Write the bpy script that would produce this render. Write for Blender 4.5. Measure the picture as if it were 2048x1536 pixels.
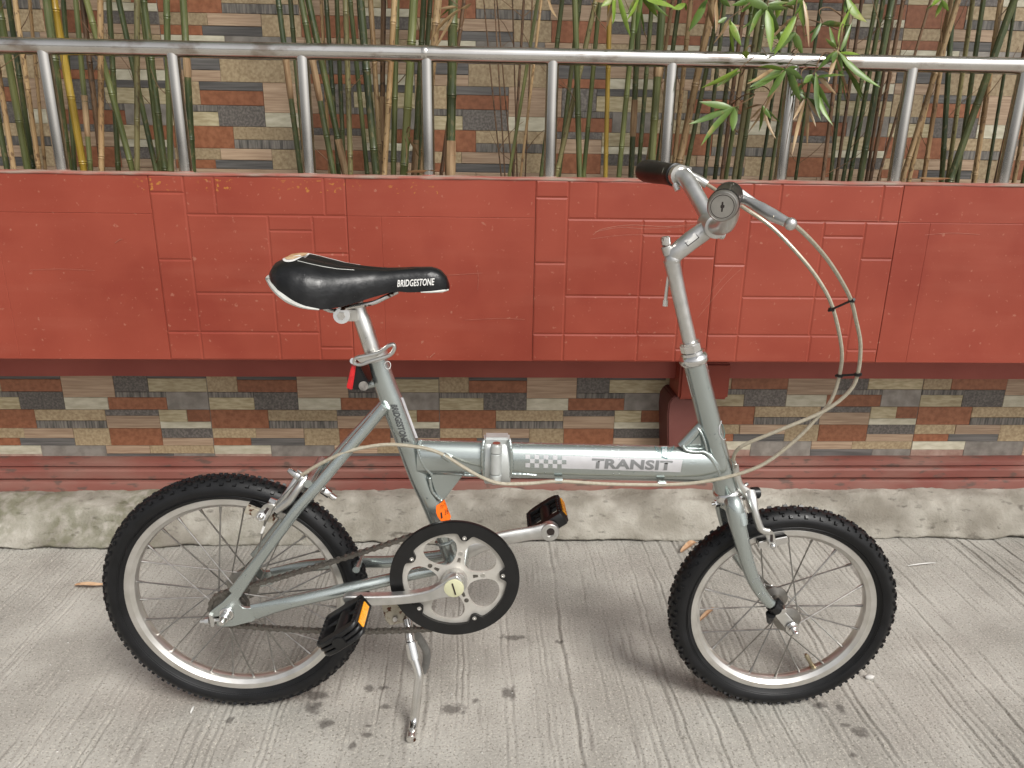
import bpy, bmesh, math, random
import numpy as np
from mathutils import Vector as V, Matrix, noise
random.seed(7)
scn = bpy.context.scene
for o in list(bpy.data.objects): bpy.data.objects.remove(o)
col = scn.collection
rad = math.radians

# ------------------------------------------------------------------ camera
CH = 0.925                                   # eye height, metres
F_PX = 1440.0                                # focal length in photo pixels (2048 wide)
PITCH, YAW, ROLL = rad(17.0), rad(2.24), rad(0.835)
fw = V((math.sin(YAW)*math.cos(PITCH), math.cos(YAW)*math.cos(PITCH), -math.sin(PITCH)))
r0 = fw.cross(V((0, 0, 1))).normalized(); u0 = r0.cross(fw)
cr_ = r0*math.cos(ROLL) + u0*math.sin(ROLL); cu_ = -r0*math.sin(ROLL) + u0*math.cos(ROLL)
EYE = V((0, 0, CH))
cd = bpy.data.cameras.new('camera'); cam = bpy.data.objects.new('camera', cd); col.objects.link(cam)
cd.sensor_fit = 'HORIZONTAL'; cd.sensor_width = 36; cd.lens = F_PX/2048*36; cd.clip_start = .05; cd.clip_end = 500
M = Matrix((cr_, cu_, -fw)).transposed().to_4x4(); M.translation = EYE
cam.matrix_world = M; scn.camera = cam

# ------------------------------------------------------------------ sky, sun, exposure
w = bpy.data.worlds.new('World'); scn.world = w; w.use_nodes = True
nt = w.node_tree; bg = nt.nodes['Background']
sky = nt.nodes.new('ShaderNodeTexSky'); sky.sky_type = 'NISHITA'; sky.sun_disc = False
SUN_EL, SUN_AZ = rad(47), rad(146)           # azimuth clockwise from +Y
sky.sun_elevation = SUN_EL; sky.sun_rotation = SUN_AZ
sky.air_density = 1.0; sky.dust_density = 4.0; sky.ozone_density = 1.0
hs = nt.nodes.new('ShaderNodeHueSaturation'); hs.inputs['Saturation'].default_value = .10
nt.links.new(sky.outputs[0], hs.inputs['Color']); nt.links.new(hs.outputs[0], bg.inputs['Color'])
bg.inputs['Strength'].default_value = .070
sd = bpy.data.lights.new('sun', 'SUN'); so = bpy.data.objects.new('sun', sd); col.objects.link(so)
sd.energy = 1.5; sd.angle = rad(20); sd.color = (1, .97, .92)
sdir = V((math.sin(SUN_AZ)*math.cos(SUN_EL), math.cos(SUN_AZ)*math.cos(SUN_EL), math.sin(SUN_EL)))
so.rotation_euler = sdir.to_track_quat('Z', 'Y').to_euler(); so.location = (0, -2, 5)
vs = scn.view_settings; vs.view_transform = 'Standard'; vs.look = 'None'; vs.gamma = 1; vs.exposure = 0.95
scn.render.engine = 'CYCLES'; scn.render.resolution_x = 1024; scn.render.resolution_y = 768
scn.cycles.max_bounces = 8

# ------------------------------------------------------------------ photo measurements -> places
def ray(px, py): return cr_*((px-1024)/F_PX) - cu_*((py-768)/F_PX) + fw
def P(px, py, Y):
    d = ray(px, py); return EYE + d*(Y/d.y)
def G(px, py, z=0.0):
    d = ray(px, py); return EYE + d*((z-CH)/d.z)
LEAN, HEAD = rad(.5), rad(-.4)
N = V((math.sin(HEAD)*math.cos(LEAN), -math.cos(HEAD)*math.cos(LEAN), -math.sin(LEAN))).normalized()   # bike's right side, towards the camera
UP = (V((0, 0, 1)) - N*N.z).normalized(); FD = UP.cross(N).normalized()
C_REAR = EYE + V((-.4169, 1.0662, -.7034)) - N*.012
def B(px, py, d=0.0):
    q = ray(px, py); return EYE + q*(((C_REAR + N*d - EYE).dot(N))/q.dot(N))
def dof(p): return (p - C_REAR).dot(N)

# ------------------------------------------------------------------ mesh helpers
def catmull(pts, k=6):
    n = len(pts); out = []
    for i in range(n-1):
        a, b, c, d = pts[max(i-1, 0)], pts[i], pts[i+1], pts[min(i+2, n-1)]
        for j in range(k):
            t = j/k
            out.append(.5*((2*b) + (c-a)*t + (2*a-5*b+4*c-d)*t*t + (3*b-a-3*c+d)*t**3))
    out.append(pts[-1]); return out
def lerpl(vals, k):
    out = []
    if any(isinstance(x, tuple) for x in vals): vals = [x if isinstance(x, tuple) else (x, x) for x in vals]
    for i in range(len(vals)-1):
        for j in range(k):
            t = j/k; a, b = vals[i], vals[i+1]
            out.append(tuple(x+(y-x)*t for x, y in zip(a, b)) if isinstance(a, tuple) else a+(b-a)*t)
    out.append(vals[-1]); return out
BASE = {}
class MB:
    def __init__(s): s.v = []; s.f = []
    def add(s, vs_, fs):
        o = len(s.v); s.v += [tuple(p) for p in vs_]; s.f += [tuple(i+o for i in q) for q in fs]; return s
    def tube(s, pts, r, n=10, ref=None, caps=True):
        ref = N if ref is None else ref; m = len(pts); vs_, fs = [], []
        for i, p in enumerate(pts):
            t = (pts[min(i+1, m-1)] - pts[max(i-1, 0)]).normalized()
            rr = r[i] if isinstance(r, (list,)) else r
            ra, rb = rr if isinstance(rr, tuple) else (rr, rr)
            a = ref - t*ref.dot(t)
            if a.length < 1e-4: a = t.orthogonal()
            a.normalize(); b = t.cross(a)
            for k in range(n):
                th = 2*math.pi*k/n; vs_.append(p + a*(ra*math.cos(th)) + b*(rb*math.sin(th)))
        for i in range(m-1):
            for k in range(n):
                k2 = (k+1) % n; fs.append((i*n+k, i*n+k2, (i+1)*n+k2, (i+1)*n+k))
        if caps: fs += [tuple(range(n))[::-1], tuple((m-1)*n+k for k in range(n))]
        return s.add(vs_, fs)
    def rod(s, a, b, r, n=8): return s.tube([a, b], r, n)
    def lathe(s, c, ax, prof, n=24, ref=None, closed=False, caps=True):
        ax = ax.normalized(); a = (ref - ax*ref.dot(ax)).normalized() if ref else ax.orthogonal().normalized(); b = ax.cross(a)
        vs_, fs = [], []; m = len(prof)
        for r, h in prof:
            for k in range(n):
                th = 2*math.pi*k/n; vs_.append(c + ax*h + (a*math.cos(th) + b*math.sin(th))*r)
        for i in range(m if closed else m-1):
            j = (i+1) % m
            for k in range(n):
                k2 = (k+1) % n; fs.append((i*n+k, i*n+k2, j*n+k2, j*n+k))
        if not closed and caps:
            if prof[0][0] > 1e-6: fs.append(tuple(range(n))[::-1])
            if prof[-1][0] > 1e-6: fs.append(tuple((m-1)*n+k for k in range(n)))
        return s.add(vs_, fs)
    def box(s, c, ax, ay, az, hx, hy, hz):
        vs_ = [c + ax*(hx*i) + ay*(hy*j) + az*(hz*k) for i in (-1, 1) for j in (-1, 1) for k in (-1, 1)]
        return s.add(vs_, [(0, 1, 3, 2), (4, 6, 7, 5), (0, 4, 5, 1), (2, 3, 7, 6), (0, 2, 6, 4), (1, 5, 7, 3)])
    def prism(s, poly, d):
        n = len(poly); vs_ = list(poly) + [p + d for p in poly]
        return s.add(vs_, [tuple(range(n)), tuple(range(n, 2*n))[::-1]] + [(i, (i+1) % n, n+(i+1) % n, n+i) for i in range(n)])
    def ball(s, c, r, n=10, m=6, sc=(1, 1, 1), ax=None):
        X, Y_, Z = ax or (V((1, 0, 0)), V((0, 1, 0)), V((0, 0, 1)))
        vs_, fs = [], []
        for i in range(m+1):
            ph = math.pi*i/m
            for k in range(n):
                th = 2*math.pi*k/n
                vs_.append(c + X*(r*sc[0]*math.sin(ph)*math.cos(th)) + Y_*(r*sc[1]*math.sin(ph)*math.sin(th)) + Z*(r*sc[2]*math.cos(ph)))
        for i in range(m):
            for k in range(n):
                k2 = (k+1) % n; fs.append((i*n+k, i*n+k2, (i+1)*n+k2, (i+1)*n+k))
        return s.add(vs_, fs)
    def build(s, name, mat, parent=None, bevel=0, sharp=35, smooth=True, seg=2, base=None):
        root = parent
        while root is not None and root.parent is not None: root = root.parent
        b0 = V(base) if base is not None else (BASE.get(root.name, V((0, 0, 0))) if root else V((0, 0, 0)))
        bm = bmesh.new(); vl = [bm.verts.new(V(p) - b0) for p in s.v]
        for q in s.f:
            try: bm.faces.new([vl[i] for i in q])
            except ValueError: pass
        bmesh.ops.remove_doubles(bm, verts=bm.verts, dist=1e-6)
        bmesh.ops.recalc_face_normals(bm, faces=bm.faces)
        if bevel:
            es = [e for e in bm.edges if len(e.link_faces) == 2 and e.calc_face_angle(0) > rad(30)]
            bmesh.ops.bevel(bm, geom=es, offset=bevel, segments=seg, affect='EDGES', clamp_overlap=True)
        me = bpy.data.meshes.new(name); bm.to_mesh(me); bm.free()
        me.materials.append(mat)
        if smooth:
            me.shade_smooth(); me.set_sharp_from_angle(angle=rad(sharp))
        o = bpy.data.objects.new(name, me); col.objects.link(o)
        if parent is not None: o.parent = parent
        elif base is not None: o.location = b0
        return o
def empty(name, loc):
    o = bpy.data.objects.new(name, None); col.objects.link(o); o.location = loc; o.empty_display_size = .05
    BASE[o.name] = V(loc); return o
def tag(o, label, cat, group=None):
    o['label'] = label; o['category'] = cat
    if group: o['group'] = group
    return o
def kind(o, k): o['kind'] = k; return o

# ------------------------------------------------------------------ materials
def mat(name, c, rough=.5, metal=0., c2=None, scale=20., detail=6., lo=.35, hi=.65, bump=0., bscale=None, bdist=.001, stretch=(1, 1, 1),
        spec=.5, rnd=0., rvar=0., coat=0., trans=0., extra=None):
    m = bpy.data.materials.new(name); m.use_nodes = True; t = m.node_tree; n = t.nodes; b = n['Principled BSDF']; L = t.links.new
    b.inputs['Roughness'].default_value = rough; b.inputs['Metallic'].default_value = metal
    b.inputs['Specular IOR Level'].default_value = spec; b.inputs['Coat Weight'].default_value = coat
    b.inputs['Transmission Weight'].default_value = trans
    tc = n.new('ShaderNodeTexCoord'); mp = n.new('ShaderNodeMapping'); mp.inputs['Scale'].default_value = stretch
    L(tc.outputs['Object'], mp.inputs['Vector'])
    vec = mp.outputs[0]
    if rnd:
        oi = n.new('ShaderNodeObjectInfo'); va = n.new('ShaderNodeVectorMath'); va.operation = 'MULTIPLY_ADD'
        va.inputs[1].default_value = (1, 1, 1); L(vec, va.inputs[0])
        cm = n.new('ShaderNodeCombineXYZ'); mu = n.new('ShaderNodeMath'); mu.operation = 'MULTIPLY'; mu.inputs[1].default_value = 37.
        L(oi.outputs['Random'], mu.inputs[0]); L(mu.outputs[0], cm.inputs[0]); L(mu.outputs[0], cm.inputs[1]); L(cm.outputs[0], va.inputs[2]); vec = va.outputs[0]
    nz = n.new('ShaderNodeTexNoise'); nz.inputs['Scale'].default_value = scale; nz.inputs['Detail'].default_value = detail; L(vec, nz.inputs['Vector'])
    rp = n.new('ShaderNodeValToRGB'); e = rp.color_ramp.elements
    e[0].position = lo; e[1].position = hi; e[0].color = (*c, 1); e[1].color = (*(c2 or c), 1); L(nz.outputs['Fac'], rp.inputs['Fac'])
    out = rp.outputs[0]
    if rnd:
        hv = n.new('ShaderNodeHueSaturation'); mr = n.new('ShaderNodeMapRange'); mr.inputs['To Min'].default_value = 1-rnd; mr.inputs['To Max'].default_value = 1+rnd
        L(oi.outputs['Random'], mr.inputs['Value']); L(mr.outputs[0], hv.inputs['Value']); L(out, hv.inputs['Color']); out = hv.outputs[0]
    if extra: out = extra(t, out, tc)
    L(out, b.inputs['Base Color'])
    if rvar:
        mr2 = n.new('ShaderNodeMapRange'); mr2.inputs['To Min'].default_value = max(rough-rvar, .02); mr2.inputs['To Max'].default_value = rough+rvar
        L(nz.outputs['Fac'], mr2.inputs['Value']); L(mr2.outputs[0], b.inputs['Roughness'])
    if bump:
        bz = n.new('ShaderNodeTexNoise'); bz.inputs['Scale'].default_value = bscale or scale*3; bz.inputs['Detail'].default_value = 5; L(vec, bz.inputs['Vector'])
        bp = n.new('ShaderNodeBump'); bp.inputs['Strength'].default_value = bump; bp.inputs['Distance'].default_value = bdist
        L(bz.outputs['Fac'], bp.inputs['Height']); L(bp.outputs[0], b.inputs['Normal'])
    return m
def mixer(t, fac, a, bcol):
    mx = t.nodes.new('ShaderNodeMix'); mx.data_type = 'RGBA'
    t.links.new(fac, mx.inputs[0]); t.links.new(a, mx.inputs[6])
    if isinstance(bcol, tuple): mx.inputs[7].default_value = (*bcol, 1)
    else: t.links.new(bcol, mx.inputs[7])
    return mx.outputs[2]
def mathn(t, op, a, b=None, c=None, clamp=False):
    m = t.nodes.new('ShaderNodeMath'); m.operation = op; m.use_clamp = clamp
    for i, x in enumerate((a, b, c)):
        if x is None: continue
        if hasattr(x, 'is_linked'): t.links.new(x, m.inputs[i])
        else: m.inputs[i].default_value = x
    return m.outputs[0]
def noise_mask(t, tc, scale, lo, hi, detail=5, stretch=(1, 1, 1), off=(0, 0, 0)):
    mp = t.nodes.new('ShaderNodeMapping'); mp.inputs['Scale'].default_value = stretch; mp.inputs['Location'].default_value = off
    t.links.new(tc.outputs['Object'], mp.inputs['Vector'])
    nz = t.nodes.new('ShaderNodeTexNoise'); nz.inputs['Scale'].default_value = scale; nz.inputs['Detail'].default_value = detail
    t.links.new(mp.outputs[0], nz.inputs['Vector'])
    mr = t.nodes.new('ShaderNodeMapRange'); mr.inputs['From Min'].default_value = lo; mr.inputs['From Max'].default_value = hi
    t.links.new(nz.outputs['Fac'], mr.inputs['Value']); return mr.outputs[0]
MT = {}
# tile faces
MT['gold'] = mat('tile_gold', (.285, .205, .115), .5, c2=(.43, .335, .205), scale=150, detail=8, bump=.3, bscale=260, rnd=.14)
MT['rust'] = mat('tile_rust', (0.215, 0.077, 0.033), .5, c2=(0.307, 0.121, 0.058), scale=90, detail=8, bump=.3, bscale=200, rnd=.14)
MT['wood'] = mat('tile_wood', (0.313, 0.209, 0.134), .5, c2=(0.464, 0.336, 0.228), scale=22, detail=8, stretch=(.5, 1, 10), bump=.3, bscale=22, rnd=.12)
MT['dark'] = mat('tile_dark', (.075, .071, .067), .5, c2=(.150, .141, .132), scale=20, detail=8, stretch=(.4, 1, 11), bump=.35, bscale=20, rnd=.18)
MT['slate'] = mat('tile_slate', (.092, .081, .072), .5, c2=(.200, .178, .156), scale=190, detail=9, lo=.4, hi=.7, bump=.4, bscale=200, rnd=.18)
MT['dash'] = mat('tile_dash', (0.070, 0.065, 0.058), .5, c2=(0.244, 0.220, 0.189), scale=30, detail=8, stretch=(6, 1, .7), bump=.3, rnd=.15)
MT['grey'] = mat('tile_grey', (0.180, 0.160, 0.138), .5, c2=(0.278, 0.255, 0.223), scale=40, detail=8, bump=.2, bscale=160, rnd=.12)
MT['cream'] = mat('tile_cream', (0.441, 0.406, 0.295), .5, c2=(0.603, 0.568, 0.445), scale=30, detail=8, stretch=(1, 1, 3), bump=.2, bscale=90, rnd=.1)
MT['beige'] = mat('tile_beige', (0.336, 0.273, 0.156), .5, c2=(0.510, 0.441, 0.284), scale=60, detail=8, stretch=(.6, 1, 3), bump=.2, bscale=90, rnd=.1)
MT['pink'] = mat('tile_pink', (0.278, 0.168, 0.128), .5, c2=(0.418, 0.290, 0.234), scale=50, detail=8, bump=.2, rnd=.1)
MT['grout'] = mat('grout', (.16, .14, .12), .8, c2=(.26, .23, .2), scale=40)
# painted planter: scuffs, dust streaks, ochre chips near the rim
def red_extra(t, out, tc):
    out = mixer(t, mathn(t, 'MULTIPLY', noise_mask(t, tc, 9, .5, .8, 6, (.35, 1, 3)), .35), out, (.31, .085, .055))
    out = mixer(t, mathn(t, 'MULTIPLY', noise_mask(t, tc, 5, .52, .62, 3, off=(3, 0, 1)), .45), out, (.20, .026, .015))
    sx = t.nodes.new('ShaderNodeSeparateXYZ'); t.links.new(tc.outputs['Object'], sx.inputs[0])
    out = mixer(t, mathn(t, 'MULTIPLY', noise_mask(t, tc, 2.2, .40, .68, 5, off=(9, 0, 4)), .5), out, (.32, .062, .036))
    out = mixer(t, mathn(t, 'MULTIPLY', noise_mask(t, tc, 90, .66, .72, 3), .35), out, (.45, .22, .15))
    # ochre chips in a band under the rim
    g = mathn(t, 'SUBTRACT', sx.outputs[2], -.022); g = mathn(t, 'ABSOLUTE', g); g = mathn(t, 'LESS_THAN', g, .012)
    gx = mathn(t, 'LESS_THAN', mathn(t, 'ABSOLUTE', mathn(t, 'ADD', sx.outputs[0], .42)), .32)
    ch = noise_mask(t, tc, 130, .60, .64, 3, (.8, 1, 1))
    lo_ = noise_mask(t, tc, 7, .45, .55, 2)
    f = mathn(t, 'MULTIPLY', mathn(t, 'MULTIPLY', g, gx), mathn(t, 'MULTIPLY', ch, lo_))
    out = mixer(t, mathn(t, 'MULTIPLY', f, .8), out, (.42, .18, .035))
    return out
MT['red'] = mat('painted_red', (.228, .039, .022), .42, c2=(.268, .051, .029), scale=6, bump=.14, bscale=30, bdist=.002, rvar=.12, spec=.35, extra=red_extra)
def ledge_extra(t, out, tc):
    return mixer(t, noise_mask(t, tc, 25, .42, .62, 6, (.4, 1, 1)), out, (.27, .20, .16))
MT['maroon'] = mat('maroon_paint', (.125, .034, .026), .6, c2=(.16, .050, .040), scale=9, bump=.2, bscale=50)
MT['scuff'] = mat('scuffed_paint', (.33, .105, .068), .6, c2=(.40, .17, .115), scale=90)
MT['ledge'] = mat('painted_ledge', (.26, .062, .044), .7, c2=(.32, .12, .09), scale=12, bump=.4, bscale=90, extra=ledge_extra)
MT['red_dull'] = mat('painted_red_dull', (.275, .050, .032), .5, c2=(.32, .066, .044), scale=9, bump=.15, bscale=40)
def skirt_extra(t, out, tc):
    out = mixer(t, mathn(t, 'MULTIPLY', noise_mask(t, tc, 9, .42, .70, 7, (.6, 1, 1.6)), .6), out, (.235, .150, .118))
    return mixer(t, mathn(t, 'MULTIPLY', noise_mask(t, tc, 60, .58, .66, 5, (.4, 1, 1)), .7), out, (.07, .055, .045))
MT['skirt'] = mat('skirting_red', (.175, .050, .037), .65, c2=(.22, .085, .065), scale=10, stretch=(.4, 1, 1), bump=.4, bscale=70, extra=skirt_extra)
MT['soil'] = mat('soil', (.03, .022, .015), .95, c2=(.08, .06, .04), scale=60, bump=.8, bscale=120, bdist=.006)
# bare concrete
STAINS = [(905, 1418, .030, .016), (650, 1447, .018, .012), (770, 1413, .011, .009), (628, 1413, .020, .017), (735, 1450, .007, .005), (767, 1375, .010, .006),
          (1722, 1465, .017, .015), (1640, 1410, .016, .010), (1680, 1415, .010, .018), (1690, 1450, .010, .007), (1120, 1282, .010, .006), (953, 1400, .010, .007), (705, 1490, .008, .012),
          (1018, 1386, .016, .022), (740, 1375, .012, .014), (460, 1440, .008, .012), (735, 1468, .012, .006), (1705, 1512, .008, .006), (630, 1390, .03, .018), (1025, 1275, .03, .01)]
def conc_extra(t, out, tc):
    out = mixer(t, mathn(t, 'MULTIPLY', noise_mask(t, tc, 2.6, .42, .68, 4, (1, .8, 1)), .55), out, (.195, .185, .162))
    out = mixer(t, mathn(t, 'MULTIPLY', noise_mask(t, tc, 3.5, .50, .72, 3, off=(5, 2, 0)), .35), out, (.27, .238, .21))
    out = mixer(t, mathn(t, 'MULTIPLY', noise_mask(t, tc, 300, .58, .68, 2), .6), out, (.56, .52, .45))
    out = mixer(t, mathn(t, 'MULTIPLY', noise_mask(t, tc, 240, .58, .68, 2, off=(1, 1, 1)), .6), out, (.10, .088, .07))
    out = mixer(t, mathn(t, 'MULTIPLY', noise_mask(t, tc, 26, .60, .74, 6, (2.5, .25, 1)), .5), out, (.13, .115, .10))
    # oil and water spots
    nz = t.nodes.new('ShaderNodeTexNoise'); nz.inputs['Scale'].default_value = 70; nz.inputs['Detail'].default_value = 5
    t.links.new(tc.outputs['Object'], nz.inputs['Vector'])
    acc = None
    for px, py, a, b in STAINS:
        g = G(px, py); mp = t.nodes.new('ShaderNodeMapping'); mp.vector_type = 'POINT'
        mp.inputs['Location'].default_value = (-g.x/a, -g.y/b, 0); mp.inputs['Scale'].default_value = (1/a, 1/b, 0)
        t.links.new(tc.outputs['Object'], mp.inputs['Vector'])
        ln = t.nodes.new('ShaderNodeVectorMath'); ln.operation = 'LENGTH'; t.links.new(mp.outputs[0], ln.inputs[0])
        d = mathn(t, 'ADD', ln.outputs['Value'], mathn(t, 'MULTIPLY_ADD', nz.outputs['Fac'], 2.2, -1.1))
        mr = t.nodes.new('ShaderNodeMapRange'); mr.inputs['From Min'].default_value = 1.0; mr.inputs['From Max'].default_value = .45
        t.links.new(d, mr.inputs['Value'])
        acc = mr.outputs[0] if acc is None else mathn(t, 'MAXIMUM', acc, mr.outputs[0])
    return mixer(t, mathn(t, 'MULTIPLY', acc, .68), out, (.055, .046, .040))
MT['conc'] = mat('broomed_concrete', (.305, .290, .258), .82, c2=(.425, .408, .368), scale=7, detail=9, bump=.8, bscale=230, bdist=.0022, extra=conc_extra)
def kerb_extra(t, out, tc):
    sx = t.nodes.new('ShaderNodeSeparateXYZ'); t.links.new(tc.outputs['Object'], sx.inputs[0])
    mr = t.nodes.new('ShaderNodeMapRange'); mr.inputs['From Min'].default_value = -.25; mr.inputs['From Max'].default_value = -.85; t.links.new(sx.outputs[0], mr.inputs['Value'])
    mo = mathn(t, 'MULTIPLY', mr.outputs[0], mathn(t, 'MULTIPLY', noise_mask(t, tc, 6, .36, .58, 6), noise_mask(t, tc, 45, .36, .56, 8)))
    out = mixer(t, mathn(t, 'MULTIPLY', noise_mask(t, tc, 10, .45, .66, 8, (.6, 1, 1), (2, 2, 2)), .75), out, (.15, .132, .105))
    out = mixer(t, mathn(t, 'MULTIPLY', noise_mask(t, tc, 60, .60, .72, 6, (.5, 1, 1)), .75), out, (.075, .064, .05))
    return mixer(t, mathn(t, 'MULTIPLY', mo, .60), out, (.10, .100, .050))
MT['kerb'] = mat('kerb_concrete', (.215, .196, .160), .85, c2=(.37, .348, .30), scale=14, detail=9, bump=.8, bscale=170, bdist=.0035, extra=kerb_extra)
# metals
MT['paint'] = mat('silver_paint', (.415, .455, .44), .25, .85, c2=(.45, .49, .475), scale=3, coat=.4, rvar=.05)
MT['alloy'] = mat('brushed_alloy', (.62, .61, .585), .30, 1, c2=(.74, .73, .70), scale=30, rvar=.1)
MT['hinge'] = mat('hinge_alloy', (.58, .60, .59), .5, .7, c2=(.64, .66, .65), scale=60)
MT['cast'] = mat('cast_alloy', (.60, .595, .575), .36, .95, c2=(.70, .69, .67), scale=60, bump=.1, bscale=300, rvar=.08)
MT['spider'] = mat('matte_alloy', (.50, .475, .43), .5, .45, c2=(.58, .555, .51), scale=60)
MT['rim'] = mat('rim_alloy', (.63, .61, .57), .33, .9, c2=(.74, .72, .69), scale=35, rvar=.1)
MT['chrome'] = mat('chrome', (.70, .69, .67), .14, 1, c2=(.80, .79, .78), scale=20, rvar=.06)
def tyre_dummy(): pass
def rust_extra(t, out, tc): return mixer(t, noise_mask(t, tc, 110, .55, .63, 4), out, (.10, .032, .014))
MT['chrome_rust'] = mat('rusty_chrome', (.62, .60, .57), .22, .9, c2=(.72, .70, .68), scale=20, extra=rust_extra)
MT['rusty_plate'] = mat('rusty_plate', (.42, .38, .30), .5, .5, c2=(.52, .48, .40), scale=60, extra=rust_extra)
def steel_extra(t, out, tc): return mixer(t, mathn(t, 'MULTIPLY', noise_mask(t, tc, 30, .56, .68, 5, (.5, 1, 1)), .55), out, (.22, .13, .07))
MT['hub'] = mat('hub_steel', (.20, .19, .175), .38, .9, c2=(.30, .285, .26), scale=60)
MT['inox'] = mat('stainless_tube', (.60, .57, .53), .11, 1, c2=(.68, .65, .61), scale=10, rvar=.05)
MT['inox_rail'] = mat('stainless_rail', (.60, .57, .53), .15, 1, c2=(.70, .68, .65), scale=10, rvar=.08, extra=steel_extra)
MT['spoke'] = mat('spoke_steel', (.24, .23, .215), .36, .9, c2=(.34, .33, .31), scale=80)
MT['chain'] = mat('chain_steel', (.11, .10, .088), .40, .8, c2=(.20, .185, .165), scale=150)
MT['cable'] = mat('cable_jacket', (.33, .29, .215), .38, .2, c2=(.40, .36, .28), scale=200, coat=.3)
MT['black'] = mat('black_plastic', (.0035, .0035, .004), .36, c2=(.007, .007, .0075), scale=40, bump=.1, bscale=200)
MT['rubber'] = mat('tyre_rubber', (.0050, .0052, .0058), .46, c2=(.0085, .0085, .0095), scale=30, bump=.15, bscale=400, rvar=.12, spec=.32)
MT['tread'] = mat('tread_rubber', (.0045, .0047, .0053), .34, c2=(.008, .008, .009), scale=60, rvar=.18, spec=.36)
MT['leather'] = mat('saddle_skin', (.0038, .004, .0048), .36, c2=(.007, .0072, .008), scale=45, bump=.3, bscale=140, bdist=.0016, rvar=.2, spec=.42)
MT['white'] = mat('white_print', (.62, .61, .58), .4, c2=(.72, .71, .69), scale=60)
MT['trim'] = mat('grey_trim', (.42, .42, .39), .45, c2=(.55, .55, .52), scale=50)
MT['worn'] = mat('worn_foam', (.36, .20, .085), .8, c2=(.50, .36, .22), scale=60, bump=.3)
MT['decal'] = mat('decal_pale', (.50, .49, .50), .35, .3, c2=(.56, .55, .56), scale=40)
MT['decal_dark'] = mat('decal_grey', (.18, .185, .185), .4, .3, c2=(.22, .22, .22), scale=40)
MT['decal_green'] = mat('decal_green', (.06, .14, .14), .4, c2=(.08, .18, .18), scale=40)
MT['print_dark'] = mat('print_dark', (.055, .058, .060), .4, .2, c2=(.075, .078, .08), scale=40)
MT['stand_chrome_shaded'] = mat('stand_chrome_shaded', (.19, .19, .185), .45, .5, c2=(.25, .25, .24), scale=60)  # far leg's chrome, with its shade put into a dark grey colour
MT['lockface'] = mat('lock_steel', (.36, .345, .32), .38, .9, c2=(.44, .42, .39), scale=80)
MT['ink'] = mat('ink', (.02, .012, .01), .6)
MT['orange'] = mat('orange_label', (.85, .13, .005), .45, c2=(.90, .17, .01), scale=40)
MT['amber'] = mat('amber_lens', (.75, .26, .008), .22, c2=(.95, .42, .02), scale=300, bump=.5, bscale=500, coat=.5)
MT['red_lens'] = mat('red_lens', (.45, .006, .010), .12, c2=(.60, .012, .016), scale=200, coat=.6)
MT['cap'] = mat('dust_cap', (.48, .47, .30), .45, c2=(.55, .54, .36), scale=40)
MT['brass'] = mat('valve_brass', (.30, .25, .16), .35, .9, c2=(.42, .36, .25), scale=60)
MT['water'] = mat('water_drop', (.95, .97, 1), .03, trans=1.0); MT['water'].node_tree.nodes['Principled BSDF'].inputs['IOR'].default_value = 1.33
# bamboo
def culm_mat(name, a, b, speck=None, rough=.38):
    def ex(t, out, tc):
        if speck: out = mixer(t, mathn(t, 'MULTIPLY', noise_mask(t, tc, 160, .57, .64, 3, (1, 1, .5)), .75), out, speck)
        return out
    return mat(name, a, rough, c2=b, scale=7, stretch=(3, 3, 1), rnd=.22, extra=ex, bump=.1, bscale=60, rvar=.08)
MT['c_g'] = culm_mat('culm_green', (.062, .080, .026), (.150, .158, .055))
MT['c_d'] = culm_mat('culm_dark_green', (.026, .040, .014), (.085, .098, .034), (.13, .11, .05))
MT['c_o'] = culm_mat('culm_olive', (.115, .105, .042), (.20, .175, .075), (.06, .04, .02))
MT['c_t'] = culm_mat('culm_tan', (.235, .140, .060), (.36, .25, .125), (.09, .045, .02), .5)
MT['c_b'] = culm_mat('culm_brown', (.095, .050, .025), (.165, .095, .048), (.03, .018, .01), .5)
MT['c_y'] = culm_mat('culm_yellow', (.30, .19, .022), (.42, .29, .05))
MT['sheath'] = mat('dry_sheath', (.17, .095, .045), .75, c2=(.34, .235, .13), scale=20, stretch=(3, 3, .6), bump=.3, rnd=.12)
MT['twig'] = mat('dry_twig', (.12, .065, .030), .7, c2=(.20, .12, .06), scale=40, rnd=.15)
def leaf_mat(name, a, b, tip):
    def ex(t, out, tc): return mixer(t, noise_mask(t, tc, 30, .58, .72, 4), out, tip)
    m = mat(name, a, .38, c2=b, scale=14, rnd=.2, extra=ex)
    bs = m.node_tree.nodes['Principled BSDF']; bs.inputs['Subsurface Weight'].default_value = 0
    return m
MT['leaf'] = leaf_mat('bamboo_leaf', (.060, .115, .018), (.135, .215, .040), (.24, .20, .06))
MT['leaf_pale'] = leaf_mat('bamboo_leaf_pale', (.13, .22, .022), (.235, .34, .050), (.30, .28, .10))
MT['leaf_dry'] = leaf_mat('bamboo_leaf_dry', (.24, .15, .07), (.40, .28, .15), (.13, .07, .03))
MT['stone'] = mat('pebble', (.45, .44, .42), .7, c2=(.6, .58, .55), scale=80)

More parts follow.
